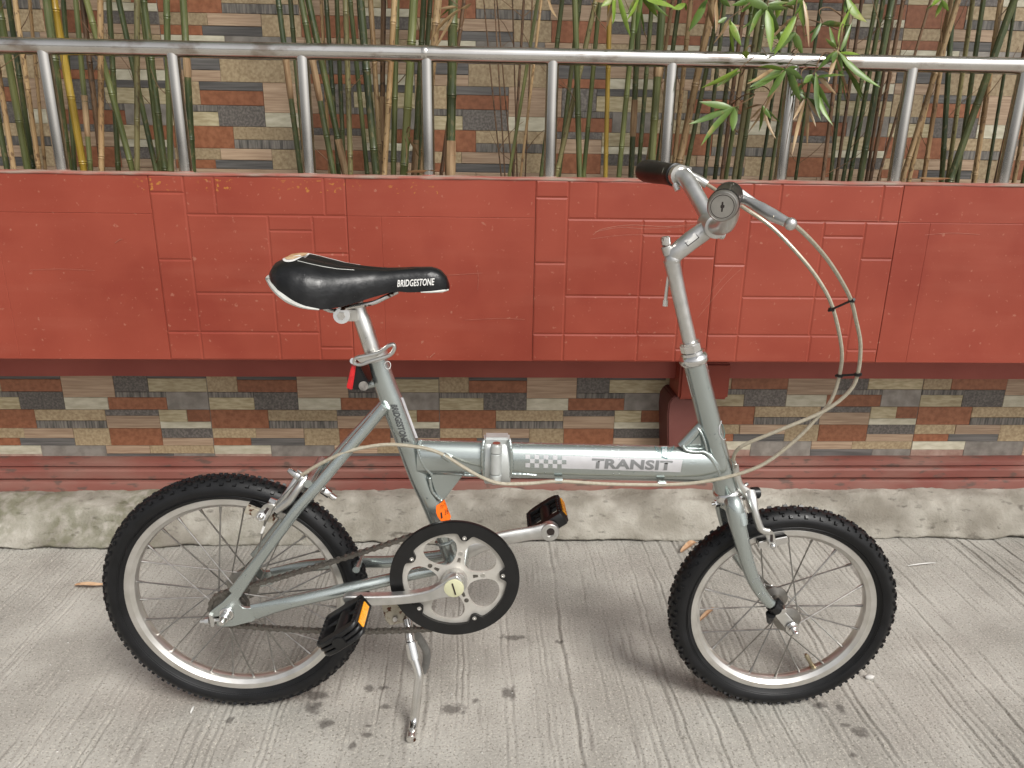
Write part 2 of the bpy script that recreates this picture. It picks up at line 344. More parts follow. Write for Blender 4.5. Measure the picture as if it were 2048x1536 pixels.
# ------------------------------------------------------------------ pavement (broomed concrete, ribs run away from the camera)
def make_pavement():
    x0, x1, y0, y1 = -1.70, 1.70, .42, 1.70; nx, ny = 2101, 145
    rs = np.random.RandomState(5)
    prof_x = np.linspace(-2.0, 2.0, 8001); prof = np.zeros_like(prof_x)
    x = -2.0
    while x < 2.0:
        wd = rs.uniform(.0018, .0036); dp = rs.choice([.0005, .0010, .0016, .0022, .0030], p=[.25, .27, .24, .15, .09])*rs.uniform(.8, 1.5)
        prof -= dp*np.exp(-((prof_x-x)/wd)**2); prof += .4*dp*np.exp(-((prof_x-x-wd*2.2)/wd)**2)
        x += rs.choice([.009, .013, .018, .026, .040], p=[.22, .26, .24, .18, .10])*rs.uniform(.75, 1.3)
    X = np.linspace(x0, x1, nx); Y = np.linspace(y0, y1, ny); XX, YY = np.meshgrid(X, Y)
    ph = rs.uniform(0, 6.28, 8)
    warp = (.003*np.sin(YY*7+ph[0]+XX*2.0) + .0016*np.sin(YY*15+ph[1]+XX*5) + .02*(YY-1.0)*np.sin(XX*1.7+ph[2]) + .0012*np.sin(YY*43+XX*31+ph[3]) + .0008*np.sin(YY*97+XX*53))
    g = np.interp(XX+warp, prof_x, prof)
    amp = .70 + .45*np.sin(XX*5.1+YY*3.3+ph[4])*np.sin(YY*6.1-XX*2.2+ph[5]) + .35*np.sin(XX*17+YY*9+ph[6])*np.sin(YY*13-XX*7+ph[3]) + .30*np.sin(XX*61+ph[1])*np.sin(YY*21+XX*13)
    Z = g*np.clip(amp, .05, 1.5) + .0012*np.sin(XX*4.0+ph[7])*np.sin(YY*5.0)
    edge = np.minimum(np.minimum(XX-x0, x1-XX), np.minimum(YY-y0, y1-YY)); Z *= np.clip(edge/.05, 0, 1)
    verts = np.stack([XX, YY, Z], -1).reshape(-1, 3)
    idx = np.arange(nx*ny).reshape(ny, nx)
    q = np.stack([idx[:-1, :-1], idx[:-1, 1:], idx[1:, 1:], idx[1:, :-1]], -1).reshape(-1, 4)
    S = 60.0; o = len(verts); verts = np.vstack([verts, [[-S, -S, 0], [S, -S, 0], [S, S, 0], [-S, S, 0]]])
    c = [idx[0, 0], idx[0, -1], idx[-1, -1], idx[-1, 0]]
    faces = [tuple(map(int, r)) for r in q]
    bot = [int(i) for i in idx[0, :]]; top = [int(i) for i in idx[-1, :]]; lef = [int(i) for i in idx[:, 0]]; rig = [int(i) for i in idx[:, -1]]
    faces += [tuple([o, o+1] + bot[::-1]), tuple([o+2, o+3] + top), tuple([o+3, o] + lef), tuple([o+1, o+2] + rig[::-1])]
    me = bpy.data.meshes.new('pavement'); me.from_pydata(verts.tolist(), [], faces); me.materials.append(MT['conc']); me.shade_smooth()
    ob = bpy.data.objects.new('pavement', me); col.objects.link(ob); kind(ob, 'structure')
make_pavement()

# kerb: rough sloping haunch of concrete at the foot of the wall
def make_kerb():
    prof = [(1.662, -.02), (1.652, .001), (1.634, .006), (1.634, .014), (1.643, .026), (1.655, .042), (1.668, .062), (1.684, .078), (1.705, .090), (1.730, .098), (1.765, .104), (1.82, .106)]
    prof = [V((0, a, b)) for a, b in prof]; prof = catmull(prof, 3)
    nx = 420; xs = [-2.6 + 5.2*i/(nx-1) for i in range(nx)]; mb = MB(); m = len(prof); vs_ = []
    for x in xs:
        dx = .020*noise.noise(V((x*1.6, 0, 3))) + .012*noise.noise(V((x*5, 1, 3))) + .006*noise.noise(V((x*17, 2, 3)))
        if x < -.55: dx -= .018*min(1, (-.55-x)/.3)
        dx += .03*max(0, min(1, (x-.3)/.5)) - .02*max(0, min(1, (x-.9)/.4))
        uc = max(0, min(1, .5+2.2*noise.noise(V((x*2.7, 7, 1)))+.8*noise.noise(V((x*11, 3, 1)))))
        for i, p in enumerate(prof):
            k = 1 - i/(m-1)
            if i < 9: p = p + V((0, -.016*(1-uc)*(1-i/9), -.010*(1-uc)*(1-i/9)))
            nz = .007*noise.noise(V((x*9, p.y*30, 1))) + .004*noise.noise(V((x*30, p.y*60, 4))) + .003*noise.noise(V((x*70, p.y*120, 8)))
            vs_.append(V((x, p.y + dx*k, p.z + nz*(1 if 0 < i < m-4 else .3))))
    fs = [(i*m+j, (i+1)*m+j, (i+1)*m+j+1, i*m+j+1) for i in range(nx-1) for j in range(m-1)]
    mb.add(vs_, fs); kind(mb.build('kerb', MT['kerb'], sharp=60), 'structure')
make_kerb()

# ------------------------------------------------------------------ tiled walls
TW, TH = .596, .303
ROW = {'Z': (0, .17), 'A': (.17, .505), 'B': (.505, .675), 'C': (.675, .835), 'D': (.835, 1.)}
STRIPS = [  # u0,u1,v0,v1,material   (v down from the tile's top)
 (0, .22, 0, .085, 'dark'), (0, .22, .085, .17, 'wood'), (.22, .55, 0, .17, 'gold'), (.55, .80, 0, .10, 'dark'), (.55, .80, .10, .17, 'rust'), (.80, 1, 0, .09, 'wood'), (.80, 1, .09, .17, 'cream'),
 (0, .13, .17, .345, 'gold'), (.13, .385, .17, .235, 'dark'), (.13, .385, .235, .345, 'rust'), (.385, .605, .17, .395, 'wood'), (.605, .75, .17, .345, 'slate'), (.75, 1, .17, .225, 'dark'), (.75, 1, .225, .345, 'beige'),
 (0, .195, .345, .395, 'dash'), (0, .195, .395, .505, 'beige'), (.195, .385, .345, .505, 'slate'), (.385, .57, .395, .505, 'cream'), (.57, .82, .395, .505, 'rust'), (.605, .82, .345, .395, 'dash'), (.82, 1, .345, .505, 'grey'),
 (0, .25, .505, .675, 'rust'), (.25, .55, .505, .605, 'gold'), (.25, .55, .605, .675, 'dash'), (.55, .78, .505, .56, 'slate'), (.55, .78, .56, .675, 'wood'), (.78, .90, .505, .615, 'beige'), (.90, 1, .505, .615, 'rust'), (.78, 1, .615, .675, 'cream'),
 (0, .19, .675, .765, 'gold'), (.19, .40, .675, .765, 'wood'), (0, .165, .765, .835, 'rust'), (.165, .40, .765, .835, 'dark'), (.40, .555, .675, .835, 'gold'), (.555, .78, .675, .835, 'rust'), (.78, 1, .675, .765, 'slate'), (.78, 1, .765, .835, 'wood'),
 (0, .25, .835, .915, 'cream'), (0, .25, .915, 1, 'pink'), (.25, .53, .835, 1, 'grey'), (.53, .72, .835, .91, 'wood'), (.72, 1, .835, .91, 'gold'), (.53, .82, .91, 1, 'dark'), (.82, 1, .91, 1, 'grey')]
def strip_mesh(hw, hh, th, ch=.0007):
    vs_ = [(-hw, .004, -hh), (hw, .004, -hh), (hw, .004, hh), (-hw, .004, hh), (-hw, -th+ch, -hh), (hw, -th+ch, -hh), (hw, -th+ch, hh), (-hw, -th+ch, hh),
           (-hw+ch, -th, -hh+ch), (hw-ch, -th, -hh+ch), (hw-ch, -th, hh-ch), (-hw+ch, -th, hh-ch)]
    fs = [(8, 9, 10, 11)] + [(i, (i+1) % 4, 4+(i+1) % 4, 4+i) for i in range(4)] + [(4+i, 4+(i+1) % 4, 8+(i+1) % 4, 8+i) for i in range(4)]
    return vs_, fs
_sm = {}
def strip_data(i, hw, hh, mt):
    key = (mt, round(hw, 3), round(hh, 3))
    if key not in _sm:
        me = bpy.data.meshes.new('tile_strip'); th = .0012 + .0018*random.random(); v_, f_ = strip_mesh(hw, hh, th)
        me.from_pydata(v_, [], f_); me.materials.append(MT[mt]); _sm[key] = me
    return _sm[key]
def lay_tiles(root, Y, lefts, tops, xr, zr, vis, holes=()):
    b = BASE[root.name]; rest = MB(); cnt = 0
    for xl in lefts:
        for zt in tops:
            for i, (u0_, u1_, v0, v1, mt) in enumerate(STRIPS):
                a, c = xl+u0_*TW, xl+u1_*TW; t, bo = zt-v0*TH, zt-v1*TH
                gl = .0009 if u0_ == 0 else .0003; gr = .0009 if u1_ == 1 else .0003
                a += gl; c -= gr; t -= .0003+(.0006 if v0 == 0 else 0); bo += .0003+(.0006 if v1 == 1 else 0)
                a, c = max(a, xr[0]), min(c, xr[1]); t, bo = min(t, zr[1]), max(bo, zr[0])
                for h0, h1 in holes:
                    if a < h0 < c: c = h0
                    elif a >= h0 and c <= h1: c = a
                    elif a < h1 < c and a >= h0: a = h1
                if c-a < .004 or t-bo < .004: continue
                cx, cz = (a+c)/2, (t+bo)/2
                if vis[0] < c and a < vis[1] and vis[2] < t and bo < vis[3]:
                    o = bpy.data.objects.new('tile_strip', strip_data(i, (c-a)/2, (t-bo)/2, mt)); col.objects.link(o); o.parent = root
                    o.location = V((cx, Y, cz)) - b; cnt += 1
                else:
                    v_, f_ = strip_mesh((c-a)/2, (t-bo)/2, .002); rest.add([V(p)+V((cx, Y, cz)) for p in v_], f_)
    if rest.v: kind(rest.build('tile_strips_beyond', MT['wood'], root, smooth=False), 'stuff')
    print(root.name, 'strips', cnt)
YU, YL = 1.90, 1.80
wu = empty('garden_wall', (0, YU, .80)); tag(wu, 'back wall faced with multicoloured stone-look strip tiles behind the bamboo', 'wall')
MB().box(V((0, YU+.06, 1.75)), V((1, 0, 0)), V((0, 1, 0)), V((0, 0, 1)), 3.2, .06, .95).build('wall_core', MT['grout'], wu, smooth=False)
lay_tiles(wu, YU, [-.770+TW*k for k in range(-3, 6)], [1.156+TH, 1.156], (-2.5, 2.7), (.87, 1.459), (-1.42, 1.50, .905, 1.325))
wl = empty('base_wall', (0, YL, .10)); tag(wl, 'low wall of multicoloured strip tiles below the red planter', 'wall')
MB().box(V((0, YL+.05, .30)), V((1, 0, 0)), V((0, 1, 0)), V((0, 0, 1)), 3.2, .05, .25).build('wall_core', MT['grout'], wl, smooth=False)
lz = .302+.505*TH
lay_tiles(wl, YL, [-.716+TW*k for k in range(-3, 2)], [lz], (-2.5, .475), (.155, .43), (-1.36, 1.42, .15, .40))
lay_tiles(wl, YL, [.573+TW*k for k in range(-1, 4)], [lz+.012], (.475, 2.7), (.155, .43), (-1.36, 1.42, .15, .40))

# skirting mouldings
sk = empty('skirting', (0, 1.78, .10)); tag(sk, 'weathered red stepped skirting moulding along the foot of the tiled wall', 'skirting')
def band(name, prof, m, root, x0=-3, x1=3, sag=0.0, bevel=0):
    nx = 60; mb = MB(); k = len(prof); vs_ = []
    for i in range(nx):
        x = x0+(x1-x0)*i/(nx-1)
        for y, z in prof: vs_.append(V((x, y + sag*noise.noise(V((x*4, y*9, z*9))), z + sag*noise.noise(V((x*3, 5, z*7))))))
    fs = [(i*k+j, (i+1)*k+j, (i+1)*k+(j+1) % k, i*k+(j+1) % k) for i in range(nx-1) for j in range(k)]
    fs += [tuple(range(k)), tuple((nx-1)*k+j for j in range(k))]
    return mb.add(vs_, fs).build(name, m, root, sharp=40)
band('lower_band', [(1.742, .08), (1.740, .118), (1.743, .124), (1.80, .126), (1.80, .08)], MT['skirt'], sk, sag=.002)
band('middle_band', [(1.753, .1262), (1.749, .130), (1.749, .149), (1.754, .1535), (1.80, .1545), (1.80, .1262)], MT['skirt'], sk, sag=.0016)
band('upper_band', [(1.767, .155), (1.764, .158), (1.765, .167), (1.772, .1715), (1.80, .1725), (1.80, .155)], MT['skirt'], sk, sag=.0012)

# ------------------------------------------------------------------ planter
PY = 1.56; PZ1 = P(1000, 356, PY).z; PZ0 = P(1000, 722, PY).z
pl = empty('planter', (0, PY, PZ1)); tag(pl, 'long red painted raised planter of embossed tiles carrying the steel railing', 'planter')
X_, Y__, Z_ = V((1, 0, 0)), V((0, 1, 0)), V((0, 0, 1))
MB().box(V((0, PY+.035, (PZ0+PZ1)/2)), X_, Y__, Z_, 3.0, .029, (PZ1-PZ0)/2-.004).build('front_slab', MT['red'], pl, smooth=False)
MB().box(V((0, (PY+.066+YU)/2, PZ0+.03)), X_, Y__, Z_, 3.0, (YU-PY-.07)/2, .025).build('bottom_slab', MT['red_dull'], pl, smooth=False)
so_ = MB(); nx = 160
for i in range(nx):
    for j in range(9):
        x, y = -2.8+5.6*i/(nx-1), PY+.066+(YU-PY-.068)*j/8
        so_.v.append((x, y, PZ1-.028+.012*noise.noise(V((x*7, y*9, 0)))+.006*noise.noise(V((x*25, y*25, 0)))))
so_.f += [(i*9+j, (i+1)*9+j, (i+1)*9+j+1, i*9+j+1) for i in range(nx-1) for j in range(8)]
so_.build('soil', MT['soil'], pl)
# rim: slightly uneven mortar ledge on top
nx = 300; lg = MB(); pr = [(PY-.0022, PZ1-.004), (PY-.0028, PZ1-.002), (PY+.001, PZ1+.0005), (PY+.030, PZ1+.003), (PY+.066, PZ1+.001), (PY+.068, PZ1-.04)]; k = len(pr)
for i in range(nx):
    x = -2.8+5.6*i/(nx-1)
    for y, z in pr: lg.v.append((x, y+.0016*noise.noise(V((x*11, y*40, 2))), z+.0014*noise.noise(V((x*9, 4, y*10)))+.0010*noise.noise(V((x*37, 1, y*30)))))
lg.f += [(i*k+j, (i+1)*k+j, (i+1)*k+j+1, i*k+j+1) for i in range(nx-1) for j in range(k-1)]
lg.build('rim', MT['ledge'], pl, sharp=50)
EMB = [(0, .175, 0, .09), (0, .175, .09, .44), (0, .175, .44, .84), (.175, .33, 0, .2), (.33, .89, 0, .2), (.89, 1, 0, .2), (.175, .59, .2, .62), (.59, .82, .2, .28), (.59, .82, .28, .62),
       (.82, 1, .2, .4), (.82, 1, .4, .925), (.175, .59, .62, .84), (.59, .82, .62, .84), (0, .175, .84, 1), (.175, .60, .84, 1), (.60, .82, .84, 1), (.82, 1, .925, 1)]
PLN = [(0, 1, 0, .2), (0, .18, .2, 1), (.18, 1, .2, 1)]
tx = [P(q[0], q[1], PY).x for q in ((295, 350), (690, 360), (1072, 365), (1443, 368), (1808, 375))]
tx = [tx[0]-.79, tx[0]-.395] + tx + [tx[-1]+.395, tx[-1]+.79]
kinds = [EMB, PLN, EMB, PLN, EMB, EMB, PLN, EMB]
for i in range(8):
    xa, xb = tx[i]+.00015, tx[i+1]-.00015; hgt = PZ1-.003-PZ0
    ft = MB().box(V(((xa+xb)/2, PY+.003, PZ0+hgt/2)), X_, Y__, Z_, (xb-xa)/2, .0035, hgt/2).build('face_tile', MT['red'], pl, bevel=.0011)
    emb = kinds[i] is EMB; gp = .0006; ot = .0012 if emb else .0005
    for s0, s1, t0, t1 in kinds[i]:
        a, c = xa+s0*(xb-xa)+gp, xa+s1*(xb-xa)-gp; t, bo = PZ1-.003-t0*hgt-gp, PZ1-.003-t1*hgt+gp
        mb = MB(); y1, y2 = PY-.0006, PY-.0006-ot*random.uniform(.85, 1.15); ch = ot*2.6 if emb else ot*1.2
        vs_ = [V((a, y1, bo)), V((c, y1, bo)), V((c, y1, t)), V((a, y1, t)), V((a+ch, y2, bo+ch)), V((c-ch, y2, bo+ch)), V((c-ch, y2, t-ch)), V((a+ch, y2, t-ch))]
        mb.add(vs_, [(4, 5, 6, 7)] + [(j, (j+1) % 4, 4+(j+1) % 4, 4+j) for j in range(4)])
        mb.build('embossed_block', MT['red'], ft, smooth=False)
for k, (pp, r_) in enumerate(((((1186, 470), (1205, 458), (1260, 450), (1330, 453), (1395, 448), (1440, 443)), .00045), (((1190, 464), (1240, 455), (1300, 458), (1380, 452)), .0003), (((1395, 636), (1420, 605), (1452, 566), (1482, 538)), .0003), (((1402, 610), (1430, 575), (1470, 530)), .00025),
        (((830, 553), (900, 550), (965, 546)), .0003), (((1180, 478), (1250, 470), (1330, 470)), .00025), (((1500, 440), (1600, 446), (1700, 441), (1820, 444)), .00025), (((230, 486), (238, 480), (245, 478)), .0005), (((955, 540), (957, 558), (955, 580)), .00025), (((860, 715), (866, 709), (870, 706)), .0008),
        (((60, 540), (120, 538), (190, 541)), .00022), (((930, 640), (1000, 637), (1050, 639)), .00022), (((1850, 470), (1905, 466), (1960, 469)), .0003))):
    MB().tube(catmull([P(x, y, PY-.0021) for x, y in pp], 5), [(r_, r_*.5)]*(5*(len(pp)-1)+1), 5, Z_).build('scratch', MT['scuff'], pl)
# beam under the planter and the bracket that carries it
bmz = P(1024, 755, 1.735).z
bm_ = empty('support_beam', (0, 1.76, bmz)); tag(bm_, 'recessed red beam running under the planter along the tiled wall', 'beam')
band('beam', [(1.735, bmz), (1.735, PZ0+.003), (1.80, PZ0+.003), (1.80, bmz)], MT['red_dull'], bm_, sag=.0015)
BY = 1.69
cb = empty('bracket', tuple(P(1370, 920, BY))); tag(cb, 'dull red concrete bracket on a short pier under the planter, behind the head tube', 'bracket')
a, c = P(1360, 757, BY), P(1456, 800, BY)
MB().box(V(((a.x+c.x)/2, BY+.05, (a.z+c.z)/2+.02)), X_, Y__, Z_, (c.x-a.x)/2, .05, (a.z-c.z)/2+.02).build('corbel', MT['red'], cb, bevel=.006)
pa = [P(1336, 925, BY+.012), P(1335, 830, BY+.012), P(1338, 806, BY+.012), P(1346, 794, BY+.012), P(1356, 790, BY+.012), P(1366, 796, BY+.012), P(1432, 802, BY+.012), P(1440, 925, BY+.012)]
MB().prism(pa, V((0, .10, 0))).build('pier', MT['maroon'], cb, bevel=.003)

# ------------------------------------------------------------------ railing
RY = 1.60
ra = P(0, 92, RY); rb = P(2048, 130.5, RY); rz = (ra.z+rb.z)/2
rl = empty('railing', (0, RY, PZ1)); tag(rl, 'low stainless steel tube railing standing on the red planter', 'railing')
MB().tube([V((-2.2, RY, rz)), V((-.126, RY, rz))], .0158, 20, Y__).build('top_rail', MT['inox_rail'], rl)
MB().tube([V((-.124, RY, rz)), V((2.3, RY, rz))], .0160, 20, Y__).build('top_rail', MT['inox_rail'], rl)
MB().tube([V((-.131, RY, rz)), V((-.127, RY, rz)), V((-.125, RY, rz)), V((-.122, RY, rz)), V((-.118, RY, rz))], [.0158, .0168, .0171, .0168, .0158], 20, Y__).build('weld_bead', MT['inox'], rl)
posts_px = [(-123, 330), (125, 334), (372, 340), (620, 344), (858, 350), (1099, 353), (1327, 356), (1560, 359), (1787, 362), (2004, 366), (2228, 368)]
POSTX = []
for i, (x, y) in enumerate(posts_px):
    b = P(x, y, RY); POSTX.append(b.x)
    MB().tube([V((b.x, RY, PZ1-.004)), V((b.x, RY, rz-.006))], .0132, 16, Y__).build('post', MT['inox'], rl)
    w_ = MB(); w_.lathe(V((b.x, RY, PZ1+.001)), Z_, [(.0134, 0), (.0160, .0003), (.0150, .0022), (.0134, .003)], 16); w_.build('weld_collar', MT['ledge'], rl)
# ------------------------------------------------------------------ bamboo: (x at y=0, x at rim, width px, colour, depth, flags)
CULMS = [(-42, 17, 9, 'd', 1.66, ''), (-22, 30, 8, 't', 1.64, ''), (-6, 58, 12, 'g', 1.72, ''), (17, 68, 9, 'd', 1.76, ''), (29, 80, 8, 't', 1.70, ''), (62, 92, 6, 't', 1.82, ''),
 (96, 139, 13, 'd', 1.68, ''), (108, 170, 12, 'y', 1.70, ''), (124, 150, 8, 'd', 1.80, ''), (150, 182, 8, 'g', 1.68, 's'), (166, 206, 9, 'b', 1.74, ''), (201, 203, 9, 't', 1.66, ''), (172, 268, 10, 'g', 1.72, ''),
 (216, 237, 9, 'd', 1.78, ''), (240, 315, 9, 'd', 1.74, ''), (273, 274, 9, 'o', 1.68, ''), (287, 332, 10, 'd', 1.70, ''), (280, 322, 8, 'g', 1.80, ''), (334, 342, 10, 'g', 1.68, ''), (364, 386, 11, 'd', 1.70, 'm'),
 (557, 602, 9, 'd', 1.68, 'm'), (583, 612, 8, 'd', 1.76, ''), (602, 668, 10, 'd', 1.70, 'm'), (616, 692, 11, 'd', 1.72, 'b'), (642, 660, 6, 't', 1.78, ''), (655, 678, 8, 'd', 1.76, ''), (676, 689, 8, 'd', 1.80, ''), (688, 701, 9, 'o', 1.68, ''),
 (699, 735, 8, 'g', 1.74, ''), (724, 753, 13, 'd', 1.68, ''), (741, 763, 9, 't', 1.74, ''), (770, 764, 9, 'b', 1.76, 's'), (786, 768, 10, 't', 1.70, ''), (795, 787, 10, 'g', 1.72, ''), (826, 807, 14, 'g', 1.70, ''), (846, 828, 10, 'd', 1.74, 'b'),
 (862, 838, 9, 'd', 1.78, ''), (876, 845, 13, 't', 1.68, ''), (905, 900, 16, 'd', 1.68, 'b'), (928, 882, 7, 'b', 1.76, ''), (973, 1003, 3, 'b', 1.76, ''), (990, 1010, 3, 'b', 1.70, ''), (1000, 1026, 3, 'b', 1.78, ''), (1046, 1026, 5, 'b', 1.74, ''),
 (1074, 1018, 6, 'g', 1.70, ''), (1081, 1041, 5, 't', 1.68, ''), (1022, 1034, 3, 'b', 1.80, ''), (1060, 1050, 3, 'b', 1.78, ''), (1121, 1082, 8, 'd', 1.74, ''), (1149, 1159, 10, 'g', 1.70, ''), (1163, 1118, 8, 'd', 1.78, ''), (1190, 1112, 9, 'o', 1.72, ''),
 (1198, 1167, 8, 'g', 1.74, ''), (1221, 1211, 8, 'y', 1.70, ''), (1275, 1238, 9, 'g', 1.68, ''), (1282, 1262, 10, 'd', 1.74, 's'), (1303, 1276, 8, 'd', 1.78, ''), (1326, 1301, 13, 'g', 1.68, 'm'), (1343, 1290, 7, 't', 1.80, ''), (1362, 1312, 8, 'd', 1.76, ''),
 (1384, 1346, 8, 't', 1.74, ''), (1428, 1353, 12, 't', 1.68, ''), (1442, 1370, 8, 'd', 1.72, ''), (1452, 1410, 7, 'd', 1.70, ''), (1475, 1430, 8, 'd', 1.74, ''), (1492, 1444, 7, 'b', 1.70, ''), (1506, 1452, 8, 'g', 1.78, 'm'), (1522, 1469, 9, 'o', 1.68, ''),
 (1533, 1478, 9, 'd', 1.72, ''), (1575, 1522, 6, 'd', 1.74, ''), (1594, 1541, 6, 'd', 1.70, ''), (1642, 1592, 6, 'd', 1.76, ''), (1690, 1646, 7, 'b', 1.70, ''), (1701, 1662, 7, 'd', 1.72, ''), (1720, 1673, 6, 'b', 1.76, ''), (1751, 1687, 7, 'd', 1.70, ''),
 (1764, 1700, 8, 'd', 1.74, ''), (1783, 1721, 11, 'd', 1.68, ''), (1794, 1734, 6, 'b', 1.78, ''), (1807, 1742, 7, 'b', 1.72, ''), (1862, 1758, 5, 'b', 1.70, ''), (1919, 1807, 9, 't', 1.66, ''), (1906, 1820, 8, 't', 1.72, ''), (1900, 1848, 8, 't', 1.68, ''),
 (1907, 1884, 9, 'd', 1.70, ''), (1946, 1896, 8, 'o', 1.74, ''), (1970, 1916, 8, 'd', 1.70, ''), (2028, 1903, 12, 'd', 1.66, ''), (2004, 1950, 9, 't', 1.68, ''), (2030, 1975, 6, 'd', 1.78, ''), (2070, 1994, 8, 'b', 1.70, ''), (2095, 2030, 8, 't', 1.74, ''), (2120, 2048, 8, 'd', 1.70, '')]
CNAME = {'d': 'dark green', 'g': 'green', 'o': 'olive', 't': 'tan', 'b': 'brown', 'y': 'yellow'}
ORD = ['first', 'second', 'third', 'fourth', 'fifth', 'sixth', 'seventh', 'eighth', 'ninth', 'tenth', 'eleventh', 'twelfth', 'thirteenth', 'fourteenth', 'fifteenth', 'sixteenth', 'seventeenth', 'eighteenth']
def noded(pts, r, step, n=9, seed=0):
    """a stem with swollen nodes"""
    rr = random.Random(seed); P_, R_ = [], []; L_ = 0.0; nxt = rr.uniform(.1, .9)*step; prev = pts[0]
    dense = []
    for a, b in zip(pts[:-1], pts[1:]):
        m = max(2, int((b-a).length/.012)); dense += [a+(b-a)*(i/m) for i in range(m)]
    dense.append(pts[-1]); out_p, out_r = [dense[0]], [r]; s = 0.0
    nodes = []
    tot = sum((q-p).length for p, q in zip(dense[:-1], dense[1:])); x = nxt
    while x < tot: nodes.append(x); x += step*rr.uniform(.8, 1.25)
    def at(s_):
        acc = 0
        for p, q in zip(dense[:-1], dense[1:]):
            l = (q-p).length
            if acc+l >= s_: return p+(q-p)*((s_-acc)/l)
            acc += l
        return dense[-1]
    marks = [(0, r)]
    for x in nodes: marks += [(x-.005, r*.99), (x-.0022, r*1.13), (x-.0008, r*1.02), (x+.0008, r*1.02), (x+.0022, r*1.17), (x+.006, r)]
    k = .06
    while k < tot: marks.append((k, r)); k += .06
    marks.append((tot, r*.94)); marks = sorted(m for m in marks if 0 <= m[0] <= tot)
    return [at(m[0]) for m in marks], [m[1] for m in marks], nodes, at
CO = []
for ci, (xt, xb, wd, cl, Yd, fl) in enumerate(CULMS):
    rr = random.Random(ci*13+1); sl = (xb-xt)/352.0
    bow = rr.uniform(-3.5, 3.5) if wd > 4 else rr.uniform(-7, 7)
    pts = []
    for py in (-520, -300, -150, 0, 90, 180, 270, 352, 378):
        q = math.sin((py+520)/898*math.pi); pts.append(P(xt+sl*py+bow*q, py, Yd))
    pts[-1].z = min(pts[-1].z, PZ1-.034)
    pts = catmull(pts, 3)[::-1]
    r = wd*.5*1.72/F_PX*(1.07 if wd > 5 else 1.0)
    cx = P((xt+xb)/2, 230, Yd)
    root = empty('bamboo_culm', tuple(pts[0])); CO.append((root, xt+(xb-xt)*.62, pts, r, Yd))
    p_, r_, nodes, at = noded(pts, r, rr.uniform(.11, .19) if wd > 4 else .09, 10 if wd > 4 else 6, ci)
    MB().tube(p_, r_, 10 if wd > 4 else 6, V((0, -1, 0))).build('stem', MT['c_'+cl], root)
    # parchment sheaths still clasping the stem
    spans = {'m': (.20, .29), 'b': (.0, .095), 's': (.11, .20)}
    for f in fl:
        tot = sum((b-a).length for a, b in zip(pts[:-1], pts[1:])); s0, s1 = spans[f]; s0 += rr.uniform(-.02, .06)*(f != 'b'); s0 *= 1; a0, a1 = s0*tot+.03, s1*tot+.03
        m = 7; sp = [at(a0+(a1-a0)*i/m) for i in range(m+1)]
        MB().tube(sp, [r*1.06, r*1.16, r*1.18, r*1.2, r*1.18, r*1.16, r*1.14, r*(1.35 if rr.random() < .5 else 1.1)], 9, V((0, -1, 0)), caps=False).build('sheath', MT['sheath'], root)
    if wd > 5 and rr.random() < .35:      # dead side twig with a node stub
        b0 = at(rr.uniform(.35, .8)*.5); s_ = rr.choice((-1, 1)); tip = b0 + V((s_*rr.uniform(.02, .06), -rr.uniform(0, .03), rr.uniform(.05, .13)))
        mid = b0.lerp(tip, .5)+V((s_*.006, 0, -.006)); MB().tube(catmull([b0, mid, tip], 4), lerpl([.0012, .0009, .0004], 4), 5).build('side_twig', MT['twig'], root)
# labels: rank between railing posts
px_posts = [100+8, 354, 612, 858, 1101, 1334, 1575, 1808, 2028]
byg = {}
for i, c in enumerate(CO):
    g = sum(1 for q in px_posts if c[1] > q); byg.setdefault(g, []).append(i)
for g, ids in byg.items():
    ids.sort(key=lambda i: CO[i][1])
    for k, i in enumerate(ids):
        wd, cl = CULMS[i][2], CULMS[i][3]
        size = 'thick' if wd >= 11 else ('hair-thin' if wd <= 3 else ('thin' if wd <= 6 else 'slim'))
        where = 'left of the first railing post' if g == 0 else ('right of the last railing post' if g == len(px_posts) else f'between railing posts {["one","two","three","four","five","six","seven","eight","nine"][g-1]} and {["one","two","three","four","five","six","seven","eight","nine","ten"][g]}')
        tag(CO[i][0], f'{size} {CNAME[cl]} bamboo culm, {ORD[k]} from left {where}', 'bamboo', 'bamboo culms in the planter')

# leaves: each spray hangs from the nearest culm
def leaf(mb_, a, b, wd, sag=.0, seed=0):
    rr = random.Random(seed); ax = (b-a); L_ = ax.length; ax.normalize()
    view = (EYE-a).normalized(); side = ax.cross(view).normalized(); nn = side.cross(ax).normalized()
    tw = rr.uniform(-.95, .95); sd = (side*math.cos(tw)+nn*math.sin(tw)); n2 = ax.cross(sd).normalized()
    st = [(0, .10), (.12, .55), (.30, .95), (.50, 1.0), (.70, .74), (.87, .36), (1, .02)]; vs_ = []
    for t, k in st:
        c = a+ax*(L_*t) + V((0, 0, -1))*(sag*L_*math.sin(t*math.pi*.5)**2 - sag*L_*t*t*0) + n2*(.05*L_*math.sin(t*4+seed))
        h = wd*.5*k; vs_ += [c-sd*h+n2*(h*.35), c, c+sd*h+n2*(h*.35)]
    fs = []
    for i in range(len(st)-1):
        fs += [(i*3, i*3+1, i*3+4, i*3+3), (i*3+1, i*3+2, i*3+5, i*3+4)]
    mb_.add(vs_, fs); return mb_
def C3(x, y): return (1348+x/2.926, y/2.926)
def C2(x, y): return (650+x/2.926, y/2.926)
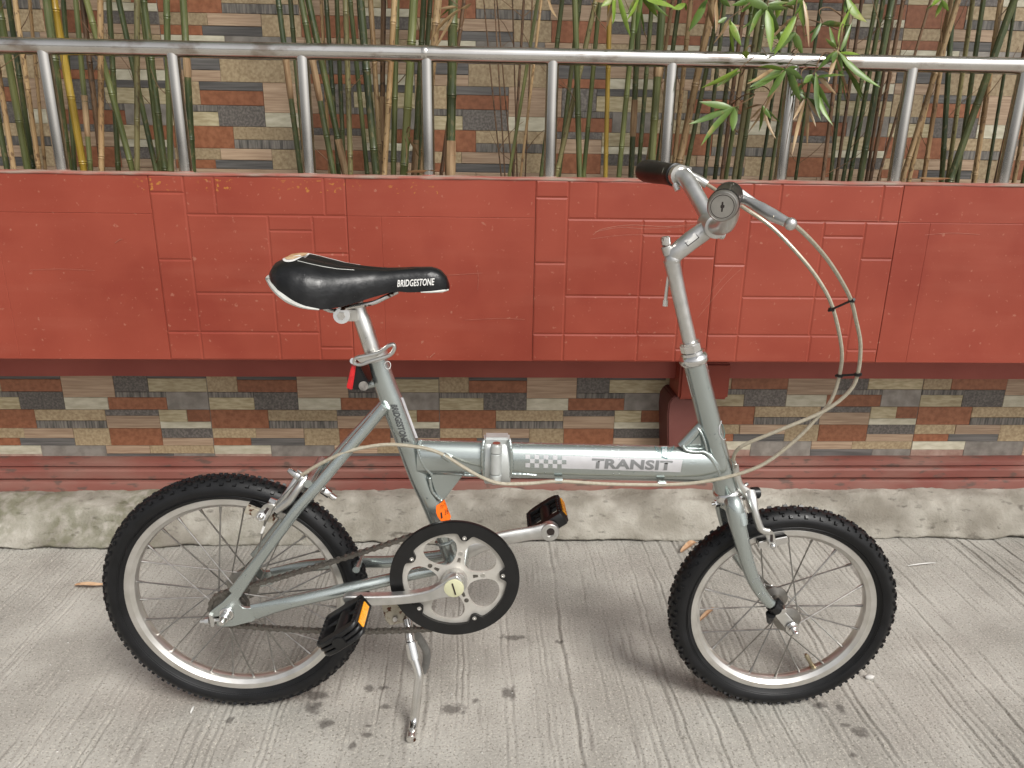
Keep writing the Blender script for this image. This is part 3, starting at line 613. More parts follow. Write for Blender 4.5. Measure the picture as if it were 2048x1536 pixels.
SPRAYS = [  # root, depth, leaves[(tip, width px, material)], twig start
 (C3(955, 295), 1.555, [(C3(1205, 500), 13, 'leaf'), (C3(1115, 560), 13, 'leaf'), (C3(1090, 310), 8, 'leaf_pale'), (C3(838, 398), 11, 'leaf'), (C3(1025, 590), 6, 'leaf_dry'), (C3(905, 468), 8, 'leaf_dry'), (C3(925, 372), 11, 'leaf'), (C3(985, 440), 12, 'leaf')], C3(985, 150)),
 (C3(965, 290), 1.57, [(C3(1040, 25), 12, 'leaf_pale'), (C3(905, 150), 10, 'leaf'), (C3(885, 210), 7, 'leaf')], C3(985, 170)),
 (C3(1020, -20), 1.60, [(C3(1130, 120), 18, 'leaf_pale'), (C3(1000, 80), 9, 'leaf')], C3(990, -70)),
 (C3(650, 400), 1.555, [(C3(492, 395), 9, 'leaf_pale'), (C3(440, 512), 15, 'leaf'), (C3(420, 458), 10, 'leaf_dry'), (C3(745, 578), 14, 'leaf'), (C3(520, 640), 9, 'leaf_dry'), (C3(545, 560), 12, 'leaf'), (C3(760, 455), 14, 'leaf')], C3(720, 300)),
 (C3(815, 440), 1.565, [(C3(870, 690), 14, 'leaf'), (C3(935, 715), 13, 'leaf'), (C3(755, 480), 12, 'leaf'), (C3(900, 470), 9, 'leaf'), (C3(1010, 440), 8, 'leaf'), (C3(960, 540), 7, 'leaf_dry')], C3(860, 330)),
 (C3(770, 580), 1.57, [(C3(700, 690), 6, 'leaf_dry'), (C3(780, 860), 7, 'leaf_dry'), (C3(685, 920), 7, 'leaf_dry'), (C3(830, 740), 6, 'leaf_dry'), (C3(900, 650), 9, 'leaf'), (C3(735, 500), 12, 'leaf'), (C3(860, 690), 6, 'leaf_dry')], C3(745, 420)),
 (C3(345, 632), 1.565, [(C3(152, 590), 13, 'leaf'), (C3(88, 722), 12, 'leaf'), (C3(155, 845), 13, 'leaf'), (C3(345, 758), 14, 'leaf')], C3(470, 560)),
 (C3(385, 398), 1.565, [(C3(168, 512), 13, 'leaf_pale'), (C3(245, 503), 8, 'leaf')], C3(470, 330)),
 (C3(545, 40), 1.60, [(C3(575, 285), 19, 'leaf_pale'), (C3(625, 250), 13, 'leaf'), (C3(405, -20), 15, 'leaf'), (C3(670, 45), 9, 'leaf'), (C3(430, 190), 12, 'leaf')], C3(560, -60)),
 (C3(705, 90), 1.57, [(C3(585, 320), 13, 'leaf_pale'), (C3(640, 220), 10, 'leaf'), (C3(790, 10), 10, 'leaf')], C3(740, -40)),
 (C3(755, -10), 1.58, [(C3(760, 150), 15, 'leaf_pale'), (C3(800, 250), 7, 'leaf_dry'), (C3(660, 15), 10, 'leaf')], C3(760, -60)),
 (C3(320, 110), 1.60, [(C3(395, 255), 12, 'leaf_pale'), (C3(355, 318), 8, 'leaf_pale'), (C3(265, 215), 8, 'leaf_dry'), (C3(255, 125), 8, 'leaf')], C3(440, 20)),
 (C3(60, 10), 1.62, [(C3(-10, 50), 14, 'leaf_pale'), (C3(70, 65), 7, 'leaf_pale')], C3(90, -60)),
 (C3(190, 0), 1.64, [(C3(90, 170), 16, 'leaf'), (C3(240, 160), 9, 'leaf_dry'), (C3(130, 60), 13, 'leaf')], C3(200, -60)),
 (C2(1705, -25), 1.60, [(C2(1615, 40), 13, 'leaf_pale'), (C2(1675, 145), 14, 'leaf_pale'), (C2(1790, 215), 10, 'leaf_pale'), (C2(1640, 170), 5, 'leaf_dry')], C2(1740, -80)),
 (C2(1850, -40), 1.60, [(C2(1950, 95), 15, 'leaf_pale'), (C2(2055, 55), 14, 'leaf_pale'), (C2(1822, 190), 10, 'leaf'), (C2(1770, 110), 11, 'leaf_pale')], C2(1860, -90)),
 (C3(1560, 0), 1.64, [(C3(1508, 25), 9, 'leaf_pale'), (C3(1530, 105), 9, 'leaf_pale'), (C3(1608, 62), 8, 'leaf_pale'), (C3(1580, -20), 8, 'leaf')], C3(1580, -60)),
 (C2(790, 40), 1.62, [(C2(618, 215), 9, 'leaf_dry'), (C2(862, 15), 7, 'leaf_dry'), (C2(660, 35), 6, 'leaf_dry')], C2(740, 0)),
 (C2(1290, -10), 1.64, [(C2(1365, 105), 7, 'leaf_dry')], C2(1270, -40)),
 (C2(480, 790), 1.66, [(C2(550, 920), 7, 'leaf_dry'), (C2(470, 960), 5, 'leaf_dry')], C2(500, 760)),
 (C3(410, 300), 1.575, [(C3(425, 345), 13, 'leaf_pale')], C3(440, 270)),
 (C3(520, 620), 1.62, [(C3(440, 690), 7, 'leaf_dry'), (C3(495, 760), 9, 'leaf'), (C3(600, 800), 6, 'leaf_dry'), (C3(570, 690), 8, 'leaf')], C3(560, 540)),
 (C3(700, 190), 1.64, [(C3(755, 310), 14, 'leaf'), (C3(560, 300), 12, 'leaf'), (C3(530, 210), 12, 'leaf')], C3(660, 120)),
 (C3(480, -10), 1.63, [(C3(520, 85), 15, 'leaf'), (C3(400, 60), 12, 'leaf'), (C3(340, 20), 10, 'leaf'), (C3(455, 120), 11, 'leaf')], C3(500, -60)),
 (C3(620, 0), 1.62, [(C3(600, 110), 13, 'leaf_pale'), (C3(700, 60), 12, 'leaf'), (C3(540, 70), 11, 'leaf')], C3(640, -60)),
 (C3(870, 130), 1.64, [(C3(800, 240), 9, 'leaf'), (C3(960, 130), 9, 'leaf'), (C3(1045, 150), 10, 'leaf')], C3(850, 60)),
 (C3(270, -10), 1.60, [(C3(240, 180), 11, 'leaf_dry'), (C3(330, 40), 10, 'leaf')], C3(280, -60)),
]
for si, (rt, Yd, lv, tw) in enumerate(SPRAYS):
    best = min(CO, key=lambda c: abs(c[1]-rt[0]) + (60 if c[3] < .004 else 0)); root = best[0]
    a = P(*rt, Yd); cpt = min(best[2], key=lambda p: abs(p.z-(P(*tw, Yd).z)))
    st = P(*tw, Yd); tw_pts = catmull([cpt, cpt.lerp(st, .6)+V((0, 0, .01)), st, a], 5)
    br = MB().tube(tw_pts, lerpl([.0015, .0013, .0011, .0008], 5), 6).build('leafy_branch', MT['twig'], root)
    for li, (tip, wd, mt_) in enumerate(lv):
        rr = random.Random(si*31+li); b = P(*tip, Yd-rr.uniform(-.015, .035)); mb = MB()
        leaf(mb, a+V((rr.uniform(-.004, .004), rr.uniform(-.004, .004), rr.uniform(-.003, .003))), b, wd*1.55/F_PX*1.02, rr.uniform(0, .10), si*31+li)
        mb.build('leaf', MT[mt_], br, sharp=80)
        if rr.random() < .55:
            mb = MB(); q = a + (b-a)*rr.uniform(.55, .85) + V((rr.uniform(-.03, .03), rr.uniform(0, .04), rr.uniform(-.03, .02)))
            leaf(mb, a+V((rr.uniform(-.012, .012), .004, rr.uniform(-.01, .01))), q, wd*1.55/F_PX*rr.uniform(.5, .8), rr.uniform(0, .15), si*57+li+3)
            mb.build('leaf', MT[rr.choice(['leaf', 'leaf', 'leaf_dry'])], br, sharp=80)
# fine dead twigs around the thin canes
for k in range(70):
    rr = random.Random(900+k); c = rr.choice([q for q in CO if 940 < q[1] < 1090]) if k < 12 else (rr.choice([q for q in CO if 1500 < q[1] < 1900]) if k < 32 else rr.choice(CO))
    i0 = rr.randrange(3, len(c[2])-6); b0 = c[2][i0]; s_ = rr.choice((-1, 1)); Lg = rr.uniform(.06, .15)
    p2 = b0+V((s_*Lg*rr.uniform(.3, .8), -rr.uniform(-.02, .03), Lg*rr.uniform(.4, 1))); md = b0.lerp(p2, .5)+V((rr.uniform(-.01, .01), 0, rr.uniform(-.012, .012)))
    MB().tube(catmull([b0, md, p2], 4), lerpl([.0011, .0008, .0004], 4), 5).build('side_twig', MT['twig'], c[0])

# crowns of the bamboo, above the picture: they shade the wall behind
def crowns():
    rs = np.random.RandomState(4); n = 3300
    X = rs.uniform(-2.4, 2.5, n); Yv = 1.66+rs.normal(0, .17, n); Zv = 1.50+rs.gamma(2.0, .22, n)
    Yv = np.clip(Yv, 1.25, 1.88); vs_, fs = [], []
    for i in range(n):
        c = np.array([X[i], Yv[i], Zv[i]]); a = rs.normal(0, 1, 3); a[2] = a[2]*.5-.5; a /= np.linalg.norm(a); b = np.cross(a, rs.normal(0, 1, 3)); b /= np.linalg.norm(b)
        l = rs.uniform(.05, .085); w2 = l*.085; nn = np.cross(a, b)*w2*.4
        o = len(vs_); vs_ += [tuple(c-a*l), tuple(c-a*l*.2+b*w2+nn), tuple(c+a*l), tuple(c-a*l*.2-b*w2+nn), tuple(c-a*l*.2)]; fs += [(o, o+1, o+4), (o+1, o+2, o+4), (o+2, o+3, o+4), (o+3, o, o+4)]
    me = bpy.data.meshes.new('bamboo_foliage'); me.from_pydata(vs_, [], fs); me.materials.append(MT['leaf'])
    ob = bpy.data.objects.new('bamboo_foliage', me); col.objects.link(ob); kind(ob, 'stuff'); ob['label'] = 'dense leafy crowns of the bamboo above the railing'; ob['category'] = 'foliage'
crowns()
# ------------------------------------------------------------------ bicycle
def L(f, u, d=0.0): return C_REAR + FD*f + UP*u + N*d
def fu(p): q = p-C_REAR; return q.dot(FD), q.dot(UP)
def path(*t): return [B(*q) for q in t]
bk = empty('bicycle', (C_REAR.x+.46, C_REAR.y, 0)); tag(bk, 'small silver folding bicycle with black saddle and knobbly tyres parked on a twin-leg stand', 'bicycle')
PA, AL, CA, CR, BL = MT['paint'], MT['alloy'], MT['cast'], MT['chrome'], MT['black']
# --- frame
st_px = [(752, 712), (757, 726), (771, 770), (785, 806), (800, 846), (816, 888), (839, 950), (862, 1000), (884, 1052), (893, 1075), (905, 1112)]
st_r = [.0150, .0150, .0168, .0178, .0180, .0176, .0174, .0174, .0172, .0170, .0170]
ST = [B(*q) for q in st_px]
STs, STr = catmull(ST, 4), lerpl(st_r, 4)
o_seat_tube = MB().tube(STs, STr, 28).build('seat_tube', PA, bk)
mt_px = [(836, 914), (940, 917.5), (1040, 920.5), (1180, 923.5), (1307, 926.5), (1400, 929), (1446, 930)]
MTP = [B(*q) for q in mt_px]; MTA, MTB = .0212, .0300
o_main = MB().tube(MTP, [(MTA, MTB)]*5 + [(MTA, .0305), (.017, .0310)], 36).build('main_tube', PA, bk)
HT0, HT1 = B(1453.5, 986), B(1388, 720); HD = (HT1-HT0).normalized(); HF = HD.cross(N)*-1
if HF.dot(FD) < 0: HF = -HF
HL = (HT1-HT0).length
o_head = MB().tube([HT0+HD*(HL*t) for t in (0, .12, .5, .88, 1)], [.0188, .0184, .0178, .0174, .0178], 32).build('head_tube', PA, bk)
MB().tube(path((1362, 893), (1372, 883), (1398, 855), (1408, 845)), .0085, 16).build('gusset_tube', PA, bk)
MB().prism(path((1368, 895, .003), (1400, 858, .003), (1425, 905, .003), (1420, 915, .003)), N*-.006).build('gusset_web', PA, bk)
gp = path((862, 938, .0125), (928, 949, .0125), (889, 1000, .0125), (880, 1006, .0125), (868, 985, .0125), (858, 955, .0125))
MB().prism(gp, N*-.025).build('lower_gusset', PA, bk, bevel=.003)
def weld(pts, r=.0026, k=10, name='weld_bead'):
    p_ = catmull(pts, k); rs_ = [r*(1.0+.16*math.sin(i*2.3)) for i in range(len(p_))]
    return MB().tube(p_, rs_, 8).build(name, PA, bk, sharp=80)
weld(path((843, 880, .012), (836, 898, .017), (841, 917, .0195), (851, 936, .018), (864, 949, .0145)))
weld(path((859, 955, .0155), (865, 983, .0155), (882, 1001, .0135)))
weld(path((872, 941, .0135), (900, 946, .0135), (926, 949, .0135)))
weld(path((928, 950, .018), (960, 951, .018), (985, 952, .019))); weld(path((1020, 948, .018), (1050, 949, .018), (1074, 951, .017)))
weld(path((1365, 890, .009), (1372, 900, .012), (1388, 904, .014), (1408, 904, .0155), (1420, 914, .0165), (1432, 934, .017), (1439, 950, .016), (1440, 963, .012)), .0028, 12)
weld(path((1395, 856, .006), (1403, 866, .010), (1410, 885, .014), (1414, 903, .0155)), .0020)
ws = [STs[int(len(STs)*.86)]]; c_ = B(893, 1078); t_ = (B(905, 1112)-B(884, 1052)).normalized(); a_ = t_.cross(N)
weld([c_ + N*(.0172*math.cos(x)) + a_*(.0172*math.sin(x)) for x in [i*math.pi/6-math.pi/2 for i in range(7)]], .003)
# folding hinge
hg = MB()
hp = [B(968, 872, 0), B(1021, 872, 0)]
for (xa, xb) in ((968, 989), (991.5, 1021)):
    q = [B(xa, 921, 0), B(xb, 921, 0)]; hg.tube([q[0], q[0].lerp(q[1], .12), q[0].lerp(q[1], .88), q[1]], [(.0228, .036), (.0245, .039), (.0245, .039), (.0228, .037)], 28)
o_hinge = hg.build('fold_hinge', MT['hinge'], bk, sharp=50)
for k, (ya, yb) in enumerate(((889, 905), (906, 947), (948, 965))):
    MB().tube([B(993-k, ya, .029), B(992-k, yb, .029)], .0092, 18).build('hinge_knuckle', MT['hinge'], o_hinge, bevel=.0012)
MB().tube([B(993, 886, .029), B(993, 891, .029)], .0062, 14).build('hinge_pin', CR, o_hinge)
MB().box(B(994, 879, .0), FD, N, UP, .0205, .0125, .0075).build('hinge_latch', MT['hinge'], o_hinge, bevel=.003)
weld(path((968, 880, .016), (965, 900, .0225), (965, 930, .0235), (968, 953, .018)), .0032); weld(path((1019, 879, .016), (1022, 900, .0225), (1023, 930, .0235), (1021, 953, .018)), .0032)
# stays: near one measured, far one mirrored through the bike's plane
def mirror(p): return p - N*(2*dof(p))
ss = path((770, 812, .017), (740, 848, .021), (697, 898, .029), (640, 966, .042), (590, 1024, .050), (531, 1102, .053), (490, 1158, .054), (470, 1186, .054))
ssr = [.0085, .0088, .0088, .0088, .0088, .0088, (.0065, .0105), (.0045, .0112)]
cs = path((912, 1128, .018), (870, 1139, .021), (825, 1148, .024), (770, 1161, .029), (700, 1177, .040), (600, 1199, .052), (556, 1210, .054), (508, 1224, .054))
csr = [.0100, .0100, .0100, .0102, .0106, .0108, (.0080, .0120), (.0048, .0145)]
for nm, pp, r_ in (('seat_stay', ss, ssr), ('chain_stay', cs, csr)):
    MB().tube(catmull(pp, 4), lerpl([x if isinstance(x, tuple) else (x, x) for x in r_], 4), 18).build(nm, PA, bk)
    MB().tube(catmull([mirror(p) for p in pp], 4), lerpl([x if isinstance(x, tuple) else (x, x) for x in r_], 4), 18).build(nm, PA, bk)
do = path(*[(x, y, .0565) for x, y in ((465, 1184), (445, 1205), (430, 1216), (418, 1226), (418, 1231), (428, 1234), (446, 1232), (462, 1230), (467, 1234), (463, 1239), (447, 1240), (432, 1242), (434, 1252), (445, 1254), (466, 1253), (506, 1243), (511, 1238), (504, 1216), (495, 1217), (486, 1216), (479, 1210), (476, 1201), (481, 1192))])
MB().prism(do, N*-.006).build('dropout', PA, bk, bevel=.0006, seg=1)
MB().prism([mirror(p) for p in do], N*.006).build('dropout', PA, bk)
bbp = B(908, 1177, .074); bbf, bbu = fu(bbp)
MB().tube([L(bbf, bbu, -.036), L(bbf, bbu, .036)], .0210, 24).build('bottom_bracket', PA, bk, bevel=.002)
MB().tube([B(712, 1140, .028), mirror(B(712, 1140, .028))], .006, 12).build('stay_bridge', PA, bk)
MB().tube([B(616, 968, .046), mirror(B(616, 968, .046))], .007, 14).build('stay_bridge', PA, bk)
for q in ((893, 914, .030), (1117, 961, .0215), (1323, 967, .0215)):
    MB().tube([B(q[0]-8, q[1]-(5 if q[0] < 900 else 0), q[2]), B(q[0]+8, q[1]+(6 if q[0] < 900 else 0), q[2])], .0052, 12).build('cable_guide', PA, bk, bevel=.001)

# --- wheels
def wheel(name, C, n, R, rf, nsp, hubr, hubw, hw_, knob, phase, label):
    up = (V((0, 0, 1))-n*n.z).normalized(); fd = up.cross(n).normalized()
    def W(r, th, d): return C + fd*(r*math.cos(th)) + up*(r*math.sin(th)) + n*d
    hub = MB(); hub.lathe(C, n, [(.004, -hubw-.004), (.009, -hubw-.003), (hubr+.006, -hubw+.002), (hubr+.006, -hubw+.0045), (hubr*.62, -hubw+.009), (hubr*.55, 0), (hubr*.62, hubw-.009), (hubr+.006, hubw-.0045), (hubr+.006, hubw-.002), (.009, hubw+.003), (.0052, hubw+.02), (.0052, hw_)], 24)
    hub.lathe(C, n, [(.0052, -hw_), (.0052, -hubw)], 12)
    wh = hub.build(name, MT['hub'], bk); wh['label'] = label
    prof = [(rf-.004, -.0105), (rf+.002, -.0135), (rf+.009, -.0185), (rf+.017, -.0212), (R-.013, -.0196), (R-.0065, -.0148), (R-.0025, -.008), (R-.0018, 0), (R-.0025, .008), (R-.0065, .0148), (R-.013, .0196), (rf+.017, .0212), (rf+.009, .0185), (rf+.002, .0135), (rf-.004, .0105)]
    pr = catmull([V((a, b, 0)) for a, b in prof], 2)
    MB().lathe(C, n, [(p.x, p.y) for p in pr], 128, fd, caps=False).build('tyre', MT['rubber'], wh, sharp=60)
    ribs = MB()
    for rr_, dd in ((rf+.0062, .0172), (rf+.0085, .0187)):
        for s in (1, -1): ribs.tube([W(rr_, 2*math.pi*i/96, s*dd) for i in range(97)], .00055, 4)
    ribs.build('sidewall_rib', MT['rubber'], wh)
    tr = MB()
    for row in knob['rows']:
        lat, lh, lw, ht, off = row; m = knob['n']
        tilt = math.asin(max(-1, min(1, lat/.0235))); rad_ = {0: R-.0018}.get(lat, None)
        # surface radius at this lateral offset
        rs_ = R-.0018 - (abs(lat)/.0196)**2.6*.0112
        for i in range(m):
            th = 2*math.pi*(i+off)/m; out = (W(1, th, 0)-C).normalized()
            nr = (out*math.cos(tilt)+n*math.sin(tilt)).normalized(); tg = n.cross(out).normalized(); sd = nr.cross(tg).normalized()
            c = W(rs_, th, lat); j = random.Random(i*7+int(lat*1e5)); h_ = ht*j.uniform(.85, 1.1)
            k_ = .72
            vs_ = [c-nr*.001+tg*(lh*a)+sd*(lw*b) for a, b in ((-1, -1), (1, -1), (1, 1), (-1, 1))] + [c+nr*h_+tg*(lh*a*k_)+sd*(lw*b*k_) for a, b in ((-1, -1), (1, -1), (1, 1), (-1, 1))]
            tr.add(vs_, [(4, 5, 6, 7)]+[(q, (q+1) % 4, 4+(q+1) % 4, 4+q) for q in range(4)])
            if knob.get('hair') and j.random() < .5 and abs(lat) > .008:
                hd = (nr+sd*j.uniform(-.5, .5)+tg*j.uniform(-.4, .4)).normalized(); tr.tube([c+nr*h_*.8, c+nr*h_*.8+hd*j.uniform(.003, .0055)], [.0005, .0002], 3)
    kind(tr.build('tread', MT['tread'], wh, sharp=20), 'stuff')
    ri = rf-.0175
    rp = [(rf, -.0125), (rf, -.0108), (rf-.004, -.0105), (rf-.007, 0), (rf-.004, .0105), (rf, .0108), (rf, .0125), (rf-.0005, .0131), (rf-.0095, .0127), (rf-.0105, .0117), (ri+.002, .0080), (ri, .0035), (ri, -.0035), (ri+.002, -.0080), (rf-.0105, -.0117), (rf-.0095, -.0127), (rf-.0005, -.0131)]
    MB().lathe(C, n, rp, 128, fd, closed=True).build('rim', MT['rim'], wh, sharp=25)
    for i in range(nsp):
        th = 2*math.pi*(i+phase)/nsp; s = 1 if i % 2 else -1; cr__ = 1 if (i//2) % 2 else -1
        a = W(hubr+.003, th+cr__*rad(58), s*(hubw-.0032)); b = W(ri+.001, th, s*.002); dr = (a-b).normalized()
        sp = MB(); sp.tube([a, b], .0013, 6); sp.tube([b-dr*.002, b+dr*.009, b+dr*.0125], [.0023, .0021, .0015], 6); sp.build('spoke', MT['spoke'], wh)
    return wh, W
knr = {'n': 66, 'rows': [(0, .0036, .0028, .0034, 0), (.0062, .0034, .0027, .0034, .5), (-.0062, .0034, .0027, .0034, .5), (.0115, .0034, .0027, .0036, 0), (-.0115, .0034, .0027, .0036, 0), (.0162, .0034, .0028, .0036, .5), (-.0162, .0034, .0028, .0036, .5)]}
wr, WR = wheel('rear_wheel', C_REAR, N, .2195, .1835, 28, .022, .030, .075, knr, .3, 'larger rear wheel with silver rim')
HF_ = rad(-2.6); NF = V((math.sin(HF_), -math.cos(HF_), -math.sin(LEAN))).normalized()
C_FR = EYE + V((.5143, 1.0538, -.7322)) - NF*.012
knf = {'n': 46, 'hair': True, 'rows': [(.0038, .0030, .0030, .0031, 0), (-.0038, .0030, .0030, .0031, .5), (.0108, .0042, .0030, .0032, .5), (-.0108, .0042, .0030, .0032, 0), (.0168, .0030, .0034, .0032, 0), (-.0168, .0030, .0034, .0032, .5), (.0150, .0014, .0022, .0034, .45)]}
wf, WF = wheel('front_wheel', C_FR, NF, .1945, .1585, 20, .017, .034, .062, knf, .15, 'smaller front wheel with knobbly tyre')
v0 = WF(.1405, rad(-59), 0); vd = (C_FR-v0).normalized()
MB().tube([v0-vd*.004, v0+vd*.004, v0+vd*.0045, v0+vd*.017, v0+vd*.018, v0+vd*.027, v0+vd*.031], [.0052, .0052, .0038, .0038, .0043, .0040, .0022], 12).build('valve', MT['brass'], wf)
# rear axle hardware
ax_ = C_REAR
o = MB(); o.tube([ax_+N*.0568, ax_+N*.0585], .0115, 20); o.tube([ax_+N*.0585, ax_+N*.067], .0088, 6); o.tube([ax_+N*.067, ax_+N*.072], .0072, 12); o.tube([ax_+N*.072, ax_+N*.082], .0046, 12); o.build('axle_nut', CR, bk, bevel=.0006, seg=1)
o = MB(); o.tube([ax_-N*.0568, ax_-N*.066], .0095, 6); o.build('axle_nut', CR, bk)
o = MB(); o.tube(path((401, 1243, .056), (412, 1242, .056)), .0032, 8); o.tube(path((411, 1242, .056), (419, 1241, .056)), .0058, 6); o.tube(path((424, 1241, .056), (446, 1239, .056)), .003, 8)
o.prism(path((417, 1230, .060), (424, 1232, .060), (429, 1243, .060), (428, 1253, .060), (422, 1254, .060)), N*-.010); o.build('chain_adjuster', CA, bk)
# sprocket
sp_ = MB(); sp_.lathe(L(0, 0, .0425), N, [(.012, -.004), (.0285, -.0012), (.0305, -.0010), (.0305, .0010), (.0285, .0012), (.020, .002), (.012, .004)], 36)
sp_.lathe(L(0, 0, .030), N, [(.0215, -.010), (.0215, .008), (.012, .010)], 24); sp_.build('sprocket', MT['chain'], bk)
# --- chainring, guard
RC = L(bbf, bbu, .0425); RR = .0985
def pol(r, th, d): return L(bbf, bbu, d) + FD*(r*math.cos(th)) + UP*(r*math.sin(th))
A0 = rad(78); nth = 240
def plate(name, inner, outer, d0, d1, m, parent, bev=0):
    mb = MB(); vs_ = []
    for i in range(nth):
        th = 2*math.pi*i/nth
        for r, d in ((inner(th), d0), (outer(th), d0), (outer(th), d1), (inner(th), d1)): vs_.append(pol(r, th, d))
    fs = []
    for i in range(nth):
        j = (i+1) % nth
        for k in range(4): fs.append((i*4+k, j*4+k, j*4+(k+1) % 4, i*4+(k+1) % 4))
    mb.add(vs_, fs); return mb.build(name, m, parent, sharp=30)
def openw(th):
    """half height of the window between two spider arms"""
    x = ((th-A0-rad(36)+math.pi/5) % (2*math.pi/5)) - math.pi/5; k = x/rad(28.5)
    return .0262*math.sqrt(max(0, 1-abs(k)**2.6))
ring = plate('chainring', lambda t: .0515+max(openw(t), .0001), lambda t: .0955 + .0025*(math.sin(t*52) > 0), .0410, .0440, MT['spider'], bk)
plate('spider', lambda t: .012, lambda t: .0515-max(openw(t), .0001)*.95, .0408, .0442, MT['spider'], ring)
def gin(th):
    x = ((th-A0+math.pi/5) % (2*math.pi/5)) - math.pi/5; return .0845 - .0115*math.exp(-(x/.115)**4)
plate('chain_guard', gin, lambda t: .1040, .0452, .0505, BL, ring)
plate('guard_lip', lambda t: .0880, lambda t: .1052, .0440, .0488, BL, ring)
for k in range(5):
    c = pol(.0785, A0+k*2*math.pi/5, .0505); o = MB(); o.lathe(c, N, [(.0036, -.001), (.0036, .0012), (.0014, .0014), (.0012, .0004)], 12); o.build('guard_bolt', CR, ring)
    c = pol(.046, A0+k*2*math.pi/5, .0443); o = MB(); o.lathe(c, N, [(.0040, -.0005), (.0038, .0006), (.0, .0007)], 14); o.build('spider_boss', MT['chain'] if k % 2 else AL, ring)
    a = A0+k*2*math.pi/5; o = MB(); o.prism([pol(.030, a-.10, .0443), pol(.038, a-.05, .0443), pol(.038, a+.05, .0443), pol(.030, a+.10, .0443)], N*.0005); o.build('spider_slot', MT['chain'], ring)
# --- cranks
def crank(pts, rr_, name, capside):
    mb = MB(); mb.tube(catmull(pts, 5), lerpl(rr_, 5), 20); return mb.build(name, CA, bk, sharp=50)
cko = [(914, 1152), (926, 1165), (925, 1184), (911, 1193), (881, 1198), (855, 1204), (805, 1210), (746, 1213), (702, 1213), (690, 1208), (685, 1199), (693, 1193), (740, 1194), (805, 1191.5), (855, 1183), (881, 1170), (900, 1157)]
ck = [B(x, y, .073) for x, y in cko]; ckp = catmull(ck+[ck[0]], 3)[:-1]
crk = MB().prism(ckp, N*-.0155).build('crank_arm', CA, bk, bevel=.0038, seg=3)
o = MB(); o.lathe(L(bbf, bbu, .052), N, [(.0175, -.012), (.0205, -.004), (.0205, .008)], 30); o.build('crank_boss', CA, crk)
o = MB(); o.lathe(L(bbf, bbu, .0732), N, [(.0160, -.001), (.0158, .0012), (.012, .0022), (0, .0026)], 24); dc = o.build('dust_cap', MT['cap'], crk)
MB().box(L(bbf, bbu, .0760), (UP+FD*-.25).normalized(), N, (FD+UP*.25).normalized(), .0105, .0005, .0011).build('cap_slot', MT['ink'], crk)
cl_pts = path((918, 1105, -.060), (960, 1090, -.062), (1010, 1076, -.066), (1060, 1067, -.069), (1096, 1062, -.070), (1112, 1060, -.070))
crl = crank(cl_pts, [(.010, .021), (.0085, .0150), (.0075, .0135), (.0072, .0130), (.0072, .0168), (.0060, .0080)], 'crank_arm', -1)
pe = B(1101, 1062, -.0628); o = MB(); o.lathe(B(1099, 1062, -.070), N, [(.0168, -.007), (.0168, .006), (.0155, .0075), (.0080, .0078), (.0072, .005), (0, .005)], 24); o.build('crank_eye', CA, crl)
o = MB(); o.lathe(B(1101, 1062, -.0650), N, [(.0071, -.001), (.0071, .0032), (0, .0033)], 16); o.build('pedal_thread', MT['ink'], crl)
# --- pedals
def pedal(c, sgn, cr_parent):
    """c: centre of the axle at the crank, sgn +1 towards the camera"""
    Wd = (FD*-.82 + UP*-.57).normalized(); Td = (FD*.57 + UP*-.82).normalized(); n_ = N*sgn
    pd = MB(); hw2, ht2, Ln = .0365, .0125, .086
    def Q(w, t, l): return c + Wd*w + Td*t + n_*l
    for s in (-1, 1):   # long rails front and back
        pd.prism([Q(s*hw2, -ht2, .010), Q(s*hw2, -ht2, Ln-.014), Q(s*hw2, ht2, Ln-.014), Q(s*hw2, ht2, .010)], Wd*(-s*.009))
    body = [Q(-hw2+.004, 0, .004), Q(hw2-.004, 0, .004), Q(hw2, 0, .012), Q(hw2, 0, .020), Q(-hw2, 0, .020), Q(-hw2, 0, .012)]
    pd.prism([p-Td*ht2 for p in body], Td*(2*ht2))
    for z0, z1 in ((-ht2, -ht2*.42), (-ht2*.22, ht2*.25), (ht2*.45, ht2)):     # finned outer end
        e = [Q(-hw2, 0, Ln-.016), Q(-hw2, 0, Ln-.010), Q(-hw2*.78, 0, Ln-.003), Q(-hw2*.4, 0, Ln), Q(hw2*.4, 0, Ln), Q(hw2*.78, 0, Ln-.003), Q(hw2, 0, Ln-.010), Q(hw2, 0, Ln-.016)]
        pd.prism([p+Td*z0 for p in e], Td*(z1-z0))
    o_ = pd.build('pedal', BL, bk, bevel=.0012, seg=1)
    o = MB(); o.tube([Q(0, 0, -.006), Q(0, 0, Ln-.004)], [.0105, .0125], 16); o.tube([Q(0, 0, Ln-.006), Q(0, 0, Ln+.002)], .0105, 16); o.build('pedal_axle', BL, o_, bevel=.001)
    for s in (-1, 1):
        o = MB(); o.box(Q(s*(hw2+.0006), 0, .046), n_, Td, Wd, .025, .0062, .0013); o.build('pedal_reflector', MT['amber'], o_, bevel=.0006, seg=1)
        o = MB()
        for k in range(7):
            for z in (-1, 1): o.ball(Q(s*(hw2-.004), z*(ht2+.0004), .014+k*.0098), .0022, 6, 4)
        kind(o.build('grip_studs', BL, o_), 'stuff')
    o = MB(); o.tube([Q(-.030, -.004, .028), Q(.030, -.004, .028)], .003, 6); o.tube([Q(-.030, .002, .060), Q(.030, .002, .060)], .0035, 6); o.build('pedal_crossbar', BL, o_)
    return o_
pedal(B(700, 1216, .080), 1, crk); pedal(B(1097, 1058, -.080), -1, crl)
# --- chain
rc, rg = .0310, .0955; dx, dy = bbf, bbu; D = math.hypot(dx, dy); base_a = math.atan2(dy, dx); al = math.acos((rc-rg)/D) 
